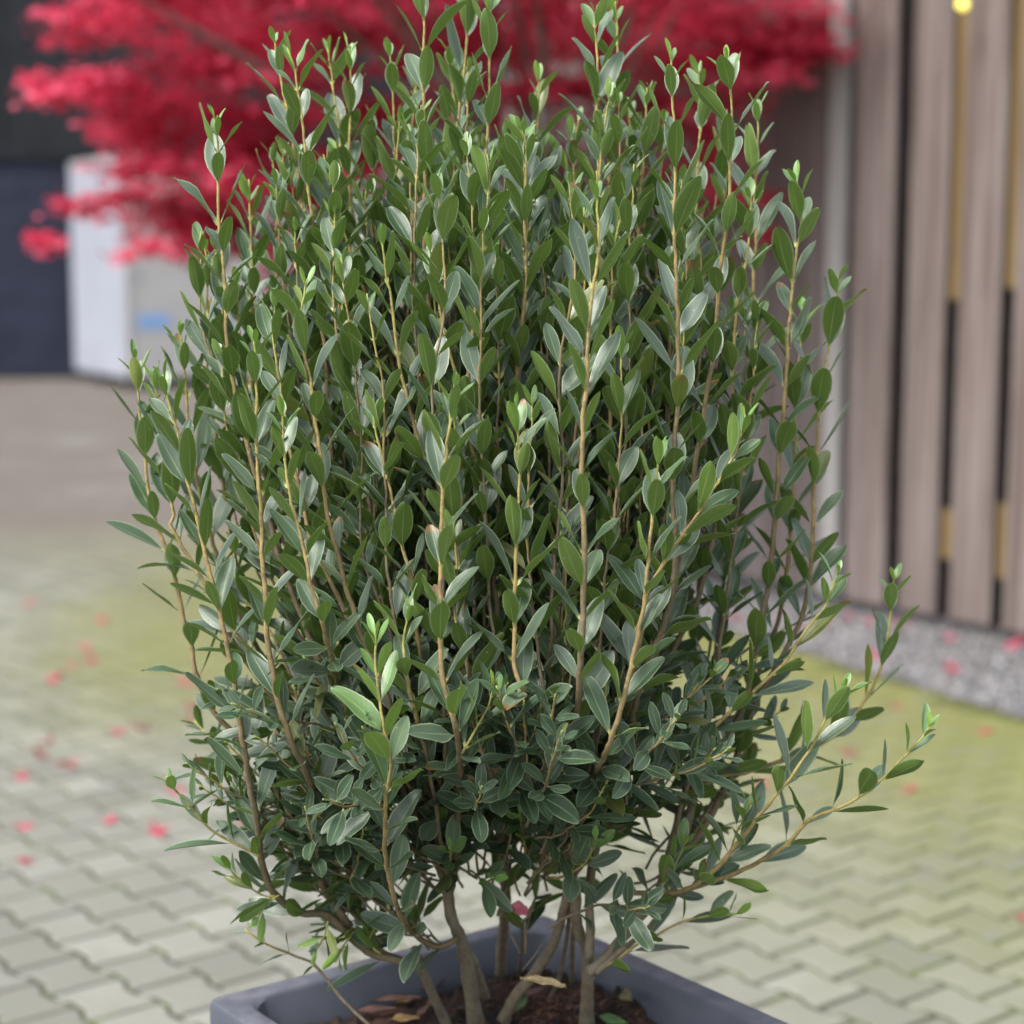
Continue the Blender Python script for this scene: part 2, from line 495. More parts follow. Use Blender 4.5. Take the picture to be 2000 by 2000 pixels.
# ------------------------------------------------------------------ timber wall
def box_verts(x0, x1, y0, y1, z0, z1, b=0.004):
    bm = bmesh.new()
    bmesh.ops.create_cube(bm, size=1)
    for v in bm.verts:
        v.co = Vector(((x0 + x1) / 2 + v.co.x * (x1 - x0), (y0 + y1) / 2 + v.co.y * (y1 - y0), (z0 + z1) / 2 + v.co.z * (z1 - z0)))
    if b: bmesh.ops.bevel(bm, geom=bm.edges[:], offset=b, segments=1, affect='EDGES')
    return bm
def bm_obj(name, bm, mat, parent=None, smooth=False):
    me = bpy.data.meshes.new(name); bm.to_mesh(me); bm.free()
    if mat: me.materials.append(mat)
    if smooth: me.polygons.foreach_set("use_smooth", np.ones(len(me.polygons), bool))
    o = bpy.data.objects.new(name, me); o.parent = parent; COL.objects.link(o)
    return o
def box(name, x0, x1, y0, y1, z0, z1, mat, parent=None, b=0.004):
    return bm_obj(name, box_verts(x0, x1, y0, y1, z0, z1, b), mat, parent)

wall = empty("timber_wall", (FB0[0], FB0[1], 0))
wall.rotation_euler = (0, 0, math.atan2(FD[1], FD[0]))    # local +x runs to the back, local y = across
# sign of the local y that goes into the wall
yin = -1.0
tag(wall, "tall weathered timber wall of upright brown boards with dark gaps", "timber wall")
def wall_x(px, py=1150):
    """where the sight line of a pixel meets the wall's plane, as distance along it"""
    d = ray(px, py)[:2]
    A = np.array([[d[0], -FD[0]], [d[1], -FD[1]]])
    s = np.linalg.solve(A, FB0)
    return s[1]
WH = 4.1
def board(pa, pb, mat, y0=0.0, th=0.03, z0=None, z1=WH):
    xa, xb = sorted((wall_x(pa), wall_x(pb)))
    o = box("board", -(xb - xa) / 2, (xb - xa) / 2, 0, th, 0, z1 - (0.055 if z0 is None else z0), mat, wall, 0.004)
    o.location = ((xa + xb) / 2, (y0 if yin > 0 else -y0 - th), 0.055 if z0 is None else z0)
    o.rotation_euler = (rng.normal(0, 0.002), rng.normal(0, 0.0022), 0)
    return o
for pa, pb, mt in ((1648, 1725, "board"), (1754, 1826, "board"), (1854, 1933, "board"), (1960, 2043, "board"), (2066, 2160, "board"), (2182, 2280, "board"),
                   (2300, 2400, "board")):
    board(pa, pb, M[mt])
board(1597, 1630, M["board_old"], 0.0, 0.04)
xs = [1594]
while xs[-1] > 1010: xs.append(xs[-1] - rng.uniform(52, 66) * (0.55 + 0.45 * (xs[-1] - 900) / 700))
for a, b in zip(xs[:-1], xs[1:]): board(b + 1.5, a, M["board_dark"], 0.03, 0.025)
# plinth, dark cladding membrane behind the boards, fresh battens that show in some gaps
xa, xb = wall_x(2420), wall_x(1000)
o = box("membrane", xa, xb, 0, 0.02, 0.02, WH - 0.02, flat_mat("black_membrane", (0.038, 0.030, 0.028), 0.8, 0.3), wall, 0)
o.location.y = -0.12
o = box("plinth", xa, xb, 0, 0.03, -0.02, 0.05, flat_mat("dark_plinth", (0.05, 0.047, 0.05), 0.9, 0.3), wall, 0)
o.location.y = -0.05
for (pa, pb, y1, y2) in ((1822, 1856, -400, 585), (1928, 1962, -400, 560), (1930, 1962, 965, 1105), (1822, 1856, 990, 1085)):
    Pc = onY(1840, y1, 8.9); Pd = onY(1840, y2, 8.9)
    xA, xB = sorted((wall_x(pa), wall_x(pb)))
    o = box("batten", -(xB - xA) * .5, (xB - xA) * .5, 0, 0.02, max(Pd[2], 0.1), min(Pc[2], WH - 0.06), M["fresh"], wall, 0)
    o.location = ((xA + xB) / 2, -0.062, 0)

# small round yellow bulb in the gap
bp = np.array([*(FB0 + FD * wall_x(1838 + 40)), 0.0])
Pb = onY(1880, 8, FB0[1] + FD[1] * wall_x(1880) - 0.10)
bm = bmesh.new(); bmesh.ops.create_uvsphere(bm, u_segments=14, v_segments=10, radius=0.024)
for v in bm.verts:
    if v.co.z > 0.008: v.co.z *= 1.25; v.co.x *= 0.92; v.co.y *= 0.92
k = NT("lit_yellow_glass"); k.base((0.75, 0.68, 0.12)); k.set(Roughness=0.25)
k.b.inputs["Emission Color"].default_value = (1.0, 0.86, 0.14, 1); k.b.inputs["Emission Strength"].default_value = 0.9
bulb = empty("yellow_bulb", tuple(Pb)); tag(bulb, "small glowing round yellow bulb hanging before a gap in the timber wall", "light bulb")
bm_obj("glass", bm, k.m, bulb, True)
bm = bmesh.new(); bmesh.ops.create_cone(bm, segments=12, radius1=0.014, radius2=0.012, depth=0.04, cap_ends=True)
o = bm_obj("socket", bm, flat_mat("black_socket", (0.02, 0.02, 0.02), 0.5), bulb); o.location = (0, 0, 0.045)
bm = bmesh.new(); bmesh.ops.create_cone(bm, segments=6, radius1=0.003, radius2=0.003, depth=WH - Pb[2] - 0.05, cap_ends=True)
o = bm_obj("cable", bm, flat_mat("black_cable", (0.02, 0.02, 0.02), 0.5), bulb); o.location = (0, 0, 0.06 + (WH - Pb[2] - 0.05) / 2)

# ------------------------------------------------------------------ dark building and white cabin at the back
bld = empty("dark_building", (-4, 27.1, 0))
tag(bld, "charcoal industrial building with a tall slate blue door", "building")
mdk = flat_mat("charcoal_cladding", (0.012, 0.014, 0.018), 0.6, 0.2, 3)
mdoor = flat_mat("slate_blue_door", (0.019, 0.023, 0.040), 0.5, 0.15, 2)
for m_ in (mdk, mdoor): m_.node_tree.nodes['Principled BSDF'].inputs['Specular IOR Level'].default_value = 0.15
dz = onY(100, 312, 27.0)[2]
# cladding sheets above the door
for i in range(15):
    x0 = -9.0 + i * 1.2
    o = box("cladding_panel", x0 + 0.006, x0 + 1.194, 0, 0.12, dz + 0.004, 7.5, mdk, bld, 0.006)
o = box("wall", 5.0, 9.0, 0.02, 0.14, 0, dz, mdk, bld, 0.0)
# sectional doors
for kx in range(3):
    xd0 = -9.0 + kx * 4.65
    for i in range(6):
        z0 = 0.03 + i * (dz - 0.03) / 6
        box("door_panel", xd0 + 0.03, xd0 + 4.6, 0.08, 0.13, z0 + 0.004, z0 + (dz - 0.03) / 6 - 0.004, mdoor, bld, 0.008)
    box("door_post", xd0 + 4.6, xd0 + 4.68, 0.0, 0.14, 0, dz, mdk, bld, 0.0)
box("core", -9.4, 9.0, 0.2, 5.0, 0, 7.4, mdk, bld, 0.0)

cb0 = onz(250, 763)[:2]; cbl = onz(143, 742)[:2]
dl = cbl - cb0; Ll = np.linalg.norm(dl); dl = dl / Ll
dr = np.array([-dl[1], dl[0]]);
if dr[0] < 0: dr = -dr
cab = empty("white_cabin", (cb0[0], cb0[1], 0))
cab.rotation_euler = (0, 0, math.atan2(dr[1], dr[0]))      # local x: along the long front, local y: to the back
tag(cab, "white box shaped site cabin with faded blue lettering before the charcoal building", "cabin")
mwh = flat_mat("white_cabin_paint", (0.40, 0.39, 0.38), 0.5, 0.05, 2)
mwl = flat_mat("bluish_white_sheet", (0.34, 0.36, 0.42), 0.45, 0.05, 2)
mbl = flat_mat("blue_print", (0.20, 0.34, 0.62), 0.5, 0.1)
mbd = flat_mat("dark_blue_print", (0.07, 0.10, 0.24), 0.5, 0.1)
ch = onY(150, 318, cbl[1])[2]
CL, CD = 4.2, min(Ll, 2.4)
box("body", 0.03, CL - 0.03, 0.03, CD - 0.03, 0.14, ch - 0.05, mwh, cab, 0.02)
box("roof", 0.0, CL, 0.0, CD, ch - 0.05, ch, mwh, cab, 0.02)
o = box("side_sheet", 0.0, 0.03, 0.03, CD - 0.03, 0.16, ch - 0.05, mwl, cab, 0.004)
for x0 in (0.15, 1.4, 2.7, 3.8):
    box("foot", x0, x0 + 0.25, 0.15, 0.4, 0.0, 0.14, flat_mat("dark_foot", (0.03, 0.03, 0.03), 0.8), cab, 0.0)
    box("foot", x0, x0 + 0.25, CD - 0.45, CD - 0.2, 0.0, 0.14, M["planter"], cab, 0.0)
for i in range(3): box("corner_post", 0.0 if i == 0 else (CL - 0.06 if i == 1 else 2.06), 0.06 if i == 0 else (CL if i == 1 else 2.10), 0.012, 0.03, 0.14, ch - 0.05, mwh, cab, 0.004)
def cab_print(px0, py0, px1, py1, mat, nm):
    Y = cb0[1] + 0.3
    a = onY(px0, py1, Y); b = onY(px1, py0, Y)
    sc = 1.0 / max(dr[0], .3)
    x0 = (a[0] - cb0[0]) * sc; x1 = (b[0] - cb0[0]) * sc
    return box(nm, x0, x1, 0.022, 0.029, a[2], b[2], mat, cab, 0)
cab_print(278, 612, 332, 642, mbl, "print")
for (a, b, c_, d) in ((400, 596, 410, 628), (416, 606, 424, 628), (430, 606, 446, 612), (434, 612, 440, 630), (455, 600, 460, 630), (468, 606, 478, 630),
                      (533, 588, 546, 604), (552, 598, 566, 606), (556, 606, 561, 622), (575, 592, 585, 620), (275, 538, 284, 546)):
    cab_print(a, b, c_, d, mbd, "lettering")

# ------------------------------------------------------------------ red maple
def tube(pts, rads, sides=7, age=None, cap=True, wob=0.0):
    P = np.asarray(pts, float); rads = np.asarray(rads, float)
    T = np.gradient(P, axis=0); T = np.vstack([T[0], T, T[-1]])
    P = np.vstack([P[0], P, P[-1]]); rads = np.concatenate([[rads[0] * .02], rads, [rads[-1] * .02]])
    if age is not None: age = np.concatenate([[age[0]], age, [age[-1]]])
    n = len(P)
    T /= np.linalg.norm(T, axis=1)[:, None] + 1e-9
    ref = np.array([0, 1., 0]) if abs(T[0][1]) < 0.9 else np.array([1., 0, 0])
    V = []
    N = np.cross(T[0], ref); N /= np.linalg.norm(N)
    ang = np.linspace(0, 2 * math.pi, sides, endpoint=False)
    for i in range(n):
        N = N - T[i] * (N @ T[i]); N /= np.linalg.norm(N) + 1e-9
        B = np.cross(T[i], N)
        rr = rads[i] * (1 + (wob * rng.normal(0, 1, sides) if wob else 0))
        V.append(P[i] + (np.cos(ang) * rr)[:, None] * N + (np.sin(ang) * rr)[:, None] * B)
    V = np.concatenate(V)
    Fq = []
    for i in range(n - 1):
        for j in range(sides):
            a = i * sides + j; b = i * sides + (j + 1) % sides
            Fq.append((a, b, b + sides, a + sides))
    Fq = np.array(Fq)
    ag = np.repeat(np.asarray(age if age is not None else np.zeros(n)), sides)
    return V, Fq, ag
def catmull(P, step):
    P = np.asarray(P, float)
    Q = np.vstack([2 * P[0] - P[1], P, 2 * P[-1] - P[-2]])
    out = []
    for i in range(1, len(Q) - 2):
        L = np.linalg.norm(Q[i + 1] - Q[i]); m = max(1, int(round(L / step)))
        for t in np.linspace(0, 1, m, endpoint=False):
            a, b, c, d = Q[i - 1], Q[i], Q[i + 1], Q[i + 2]
            out.append(0.5 * ((2 * b) + (-a + c) * t + (2 * a - 5 * b + 4 * c - d) * t * t + (-a + 3 * b - 3 * c + d) * t ** 3))
    out.append(P[-1])
    return np.array(out)

maple = empty("maple_tree", tuple(onz(1085, 1182)))
tag(maple, "red leaved ornamental maple tree spreading before the timber wall", "tree")
mloc = np.array(maple.location)
mb = flat_mat("grey_maple_bark", (0.15, 0.125, 0.115), 0.8, 0.3, 30, 0.4)
def mtube(nm, pts, r0, r1):
    pts = catmull(pts, 0.12); r = np.linspace(r0, r1, len(pts))
    V, Fq, _ = tube(pts, r, 8, wob=0.03)
    return mesh_obj(nm, V, Fq, mb, maple, True)
mtube("trunk", [(0, 0, -0.02), (0.03, 0.0, 0.5), (-0.02, 0.03, 1.0), (0.0, 0.0, 1.45)], 0.075, 0.055)
# pads of foliage: photo px position of pad centre, half width in px, half height in px, depth offset
pads = [(330, 30, 190, 60, -.2), (560, 30, 200, 70, .1), (180, 60, 90, 40, .2), (210, 175, 110, 38, -.3), (400, 120, 150, 60, .2), (330, 205, 140, 55, -.1),
        (520, 170, 160, 70, -.3), (640, 110, 140, 80, .3), (350, 290, 130, 45, .2), (480, 270, 150, 60, 0), (300, 330, 100, 35, -.2),
        (430, 360, 140, 55, -.3), (370, 440, 90, 50, .1), (180, 395, 45, 26, .1), (560, 380, 120, 70, .2), (480, 480, 60, 30, 0), (330, 475, 60, 30, -.2),
        (70, 160, 28, 20, .1), (120, 185, 40, 22, 0), (95, 468, 32, 14, .1), (600, 470, 60, 60, -.1), (540, 540, 40, 30, .2),
        (780, 60, 160, 90, .2), (740, 250, 130, 100, .1), (700, 330, 110, 80, -.2), (900, 100, 150, 90, -.2), (900, 260, 150, 100, .3), (1020, 60, 140, 80, .1),
        (1100, 180, 120, 60, -.2), (1060, 330, 130, 90, .2), (1130, 420, 90, 70, 0), (1160, 540, 50, 40, .1), (1220, 60, 130, 70, .3), (1260, 200, 120, 70, 0),
        (1330, 90, 120, 60, -.2), (1380, 170, 90, 45, .2), (1440, 60, 120, 50, .1), (1480, 110, 80, 40, -.1), (1555, 60, 65, 36, 0), (1590, 90, 38, 22, -.1),
        (1500, 20, 110, 30, .2), (1360, 280, 100, 60, .3), (1400, 380, 80, 50, .2), (1510, 465, 32, 16, .1), (1230, 330, 90, 60, .4), (820, 420, 80, 60, .4),
        (960, 430, 80, 60, .4), (300, 395, 90, 40, .0), (420, 425, 110, 45, .1), (250, 260, 90, 45, .1), (470, 330, 110, 60, -.2), (400, 500, 60, 18, .0), (1540, 110, 60, 30, -.2), (1450, 150, 70, 25, -.25)]
rows_ = [(-60 - 90 * q, 200 + 1300 * (j + 0.5 * (q % 2)) / 7, q) for q in range(5) for j in range(8)]
for (yy, xx, q) in rows_:
    if abs(xx - 830) < 780 - 105 * q: pads.append((xx, yy, 150, 55, rng.uniform(-.9, .9)))
pads += [(x, y, 130, 60, d) for x, y, d in ((500, 60, 1.1), (800, 0, 1.4), (1100, 30, 1.2), (1350, 0, .9), (700, -60, -1.0), (1000, -90, -1.2), (1250, -40, -.9))]
star = []
for i in range(7):
    a = math.radians(-135 + 45 * i); r = (0.5, 0.8, 0.95, 1.0, 0.95, 0.8, 0.5)[i]
    star.append((math.sin(a) * r, math.cos(a) * r, 0))
    if i < 6:
        a2 = a + math.radians(22.5); star.append((math.sin(a2) * 0.36, math.cos(a2) * 0.36, 0.03))
star = np.array([(0, -0.08, 0.02)] + star); star -= np.array([0, -0.2, 0])
nst = len(star)
sf = np.array([(0, i, i + 1) for i in range(1, nst - 1)])
LV, LF, nl = [], [], 0
tones = []
Ym = mloc[1]
heads = []
for (px, py, hw, hh, dd) in pads:
    Yp = Ym + dd * 1.0
    cpt = onY(px, py, Yp)
    rx, rz = hw / F * Yp, hh / F * Yp
    heads.append((cpt, rx))
    ry = max(0.35 * rx, min(rx * 0.9, 0.4))
    n = int(40 + 640 * rx * rz / 0.06)
    n = min(n, 640)
    subs = []
    for _ in range(max(3, int(n / 34))):
        q = rng.normal(0, 1, 3); q /= np.linalg.norm(q); q *= rng.uniform(0.1, 1) ** 0.5
        subs.append((q, rng.random()))
    for _ in range(n):
        q0, tone = subs[rng.integers(len(subs))]
        q = q0 + rng.normal(0, 1, 3) * np.array([min(0.085 / rx, 0.6), min(0.085 / ry, .6), min(0.022 / rz, .6)])
        p = cpt + q * np.array([rx, ry, rz])
        p[2] -= 0.12 * (q[0] ** 2) * rz
        tones.append(tone)
        sz = rng.uniform(0.030, 0.050)
        yaw = rng.uniform(0, 6.28); tilt = rng.normal(0.55, 0.4); roll = rng.normal(0, 0.35)
        Rm = (Matrix.Rotation(yaw, 3, 'Z') @ Matrix.Rotation(-tilt, 3, 'X') @ Matrix.Rotation(roll, 3, 'Y'))
        v = (star * sz) @ np.array(Rm).T + p - mloc
        LV.append(v); LF.append(sf + nl * nst); nl += 1
crown = mesh_obj("crown", np.concatenate(LV), np.concatenate(LF), M["maple"], maple, attrs={"tone": np.repeat(tones, nst)})
tag(crown, kind="stuff")
fork = np.array([0, 0, 1.4])
for i, (cpt, rx) in enumerate(heads):
    if i % 2 == 0 and rx > 0.15:
        e = cpt - mloc; e = e - np.array([0, 0, 0.03])
        mid = fork + (e - fork) * 0.45 + np.array([0, 0, 0.18 if e[2] > 1.3 else 0.35])
        mtube("branch", [fork - np.array([0, 0, .1]), mid, e], 0.03 if rx > .25 else 0.018, 0.006)

# ------------------------------------------------------------------ planter
ZR = 0.70; SIDE = 0.585
pB = onz(1060, 1782, ZR)[:2]
pe2 = np.array([0.597, -0.802]); pe1 = np.array([-0.802, -0.597])
pC = pB + (pe1 + pe2) * SIDE / 2
planter = empty("planter", (pC[0], pC[1], 0))
planter.rotation_euler = (0, 0, math.atan2(pe2[1], pe2[0]))
tag(planter, "square slate grey planter with thick rounded rim holding the evergreen shrub", "planter")
def rrect(half, r, z, n=6):
    pts = []
    for cx, cy, a0 in ((1, 1, 0), (-1, 1, 90), (-1, -1, 180), (1, -1, 270)):
        for i in range(n + 1):
            a = math.radians(a0 + 90 * i / n)
            pts.append((cx * (half - r) + r * math.cos(a), cy * (half - r) + r * math.sin(a), z))
    return pts
def loft(name, rings, mat, parent, close_bottom=False):
    V, Fc = [], []; n = len(rings[0])
    for r in rings: V += r
    for i in range(len(rings) - 1):
        for j in range(n):
            k2 = (j + 1) % n
            Fc.append([i * n + j, i * n + k2, (i + 1) * n + k2, (i + 1) * n + j])
    if close_bottom: Fc.append(list(range(n))[::-1])
    return mesh_obj(name, V, Fc, mat, parent, True)
S = SIDE / 2
body = loft("shell", [rrect(S * 0.74, 0.020, 0.0), rrect(S * 0.745, 0.020, 0.01), rrect(S * 0.985, 0.020, ZR - 0.075), rrect(S * 0.99, 0.02, ZR - 0.06)], M["planter"], planter, True)
rim = loft("rim", [rrect(S * 0.988, 0.020, ZR - 0.062), rrect(S - 0.002, 0.018, ZR - 0.060), rrect(S, 0.018, ZR - 0.055), rrect(S, 0.018, ZR - 0.007), rrect(S - 0.002, 0.019, ZR - 0.002),
                   rrect(S - 0.007, 0.022, ZR), rrect(S - 0.034, 0.038, ZR), rrect(S - 0.0375, 0.042, ZR - 0.0015), rrect(S - 0.041, 0.046, ZR - 0.006),
                   rrect(S - 0.047, 0.052, ZR - 0.055), rrect(S - 0.049, 0.054, ZR - 0.060), rrect(S - 0.049, 0.054, ZR - 0.16)], M["planter"], planter)
for p in (body, rim):
    p.modifiers.new("edges", 'EDGE_SPLIT').split_angle = math.radians(40)

# ------------------------------------------------------------------ soil
SZ = ZR - 0.070
n = 110
g = np.linspace(-1, 1, n)
hf = S - 0.050
soilV, soilF = [], []
trunk_px = [(872, 1998), (930, 2004), (977, 1935), (985, 2000), (1145, 2000), (1116, 1952), (1056, 1982), (1012, 1922)]
Rz = np.array([[pe2[0], -pe2[1]], [pe2[1], pe2[0]]])
def soil_h(wx, wy):
    h = mnoise.fractal(Vector((wx * 9, wy * 9, 0.3)), 0.8, 2.0, 5) * 0.014 + abs(mnoise.noise(Vector((wx * 22, wy * 22, 2)))) * 0.024
    h += max(0, mnoise.noise(Vector((wx * 70, wy * 70, 7)))) * 0.018
    c = onz(955, 1970, SZ); d2 = (wx - c[0]) ** 2 + (wy - c[1]) ** 2
    h += 0.022 * math.exp(-d2 / 0.0035)
    for q, (a, b) in enumerate(((1180, 1945), (1255, 1985), (1130, 1985))):
        cc = onz(a, b, SZ); d2 = (wx - cc[0]) ** 2 + (wy - cc[1]) ** 2
        h += 0.03 * math.exp(-d2 / 0.0012)
    return h
for j in range(n):
    for i in range(n):
        lx, ly = g[i] * hf, g[j] * hf
        # squeeze the square to rounded corners
        ex = max(0, abs(g[i]) - 0.80) / 0.2; ey = max(0, abs(g[j]) - 0.80) / 0.2
        q = math.hypot(ex, ey)
        if q > 1: lx = math.copysign((0.80 + 0.2 * ex / q) * hf, lx); ly = math.copysign((0.80 + 0.2 * ey / q) * hf, ly)
        w = Rz @ np.array([lx, ly]) + pC
        soilV.append((w[0], w[1], SZ + soil_h(w[0], w[1])))
for j in range(n - 1):
    for i in range(n - 1):
        a = j * n + i; soilF.append((a, a + 1, a + n + 1, a + n))
soil = mesh_obj("potting_soil", soilV, np.array(soilF), M["soil"], None, True)
tag(soil, "dark brown crumbly peat soil filling the grey planter", "soil", kind="stuff")
FV, FFq, off = [], [], 0
for _ in range(900):
    if rng.random() < 0.6:
        a, b = ((1180, 1945), (1255, 1985), (1130, 1990), (1290, 1998), (1060, 1995))[rng.integers(5)]
        cc = onz(a, b, SZ)[:2] + rng.normal(0, 0.025, 2)
    else: cc = pC + Rz @ (rng.uniform(-1, 1, 2) * hf * 0.92)
    loc = Rz.T @ (cc - pC)
    if max(abs(loc)) > hf * 0.95: continue
    z = SZ + soil_h(*cc)
    a = rng.uniform(0, 6.28); L = rng.uniform(0.008, 0.03); up = rng.uniform(0.0, 0.6)
    d = np.array([math.cos(a), math.sin(a), up]) * L
    side = np.array([-math.sin(a), math.cos(a), 0]) * rng.normal(0, 0.25) * L
    p0 = np.array([*cc, z + 0.0005]); pts = [p0, p0 + d * 0.5 + side + np.array([0, 0, .002]), p0 + d - np.array([0, 0, 0.3 * up * L])]
    V, Fq, _ = tube(pts, [0.00045, 0.0004, 0.0002], 3)
    FV.append(V); FFq.append(Fq + off); off += len(V)
fib = mesh_obj("coir_fibres", np.concatenate(FV), np.concatenate(FFq), flat_mat("coir_fibre", (0.24, 0.12, 0.07), 0.8, 0.5, 60), soil)
tag(fib, kind="stuff")

# ------------------------------------------------------------------ leaf template for the shrub
TS = np.array([0, 0.05, 0.10, 0.2, 0.34, 0.5, 0.66, 0.80, 0.90, 0.96, 0.99, 1.0])
def width_profile(t, blunt):
    t2 = np.clip((t - 0.07) / 0.93, 0, 1)
    w = np.sin(math.pi * t2 ** blunt) ** 0.55
    q = np.clip(t2 / 0.42, 0, 1)
    w = w * (0.50 + 0.50 * q * (2 - q))
    w = np.where(t < 0.09, np.maximum(w, 0.07), w)
    return np.clip(w, 0.02, 1)
SS = np.array([-1, -0.55, 0, 0.55, 1])
NT_, NS_ = len(TS), len(SS)
LEAF_F = []
for i in range(NT_ - 1):
    for j in range(NS_ - 1):
        a = i * NS_ + j
        LEAF_F.append((a, a + 1, a + NS_ + 1, a + NS_))
LEAF_F = np.array(LEAF_F)
LEAF_UV = np.array([((s + 1) / 2, t) for t in TS for s in SS])
def make_leaf(base, d, nrm, L, Wd, blunt, curl, fold, side_bend, wave):
    d = d / np.linalg.norm(d); nrm = nrm - d * (nrm @ d); nrm /= np.linalg.norm(nrm)
    x = np.cross(d, nrm)
    w = width_profile(TS, blunt) * Wd / 2
    yy = TS * L
    bend = curl * L * (TS ** 2)
    sb = side_bend * L * (TS ** 2)
    s = SS[None, :]
    lx = s * w[:, None] + sb[:, None]
    wv = wave * np.sin(TS * 9 + 1.3)[:, None] * Wd * 0.06 * s
    lz = fold * np.abs(s) * w[:, None] + bend[:, None] + wv
    ly = np.repeat(yy[:, None], NS_, 1)
    P = base + lx[..., None] * x + ly[..., None] * d + lz[..., None] * nrm
    return P.reshape(-1, 3)

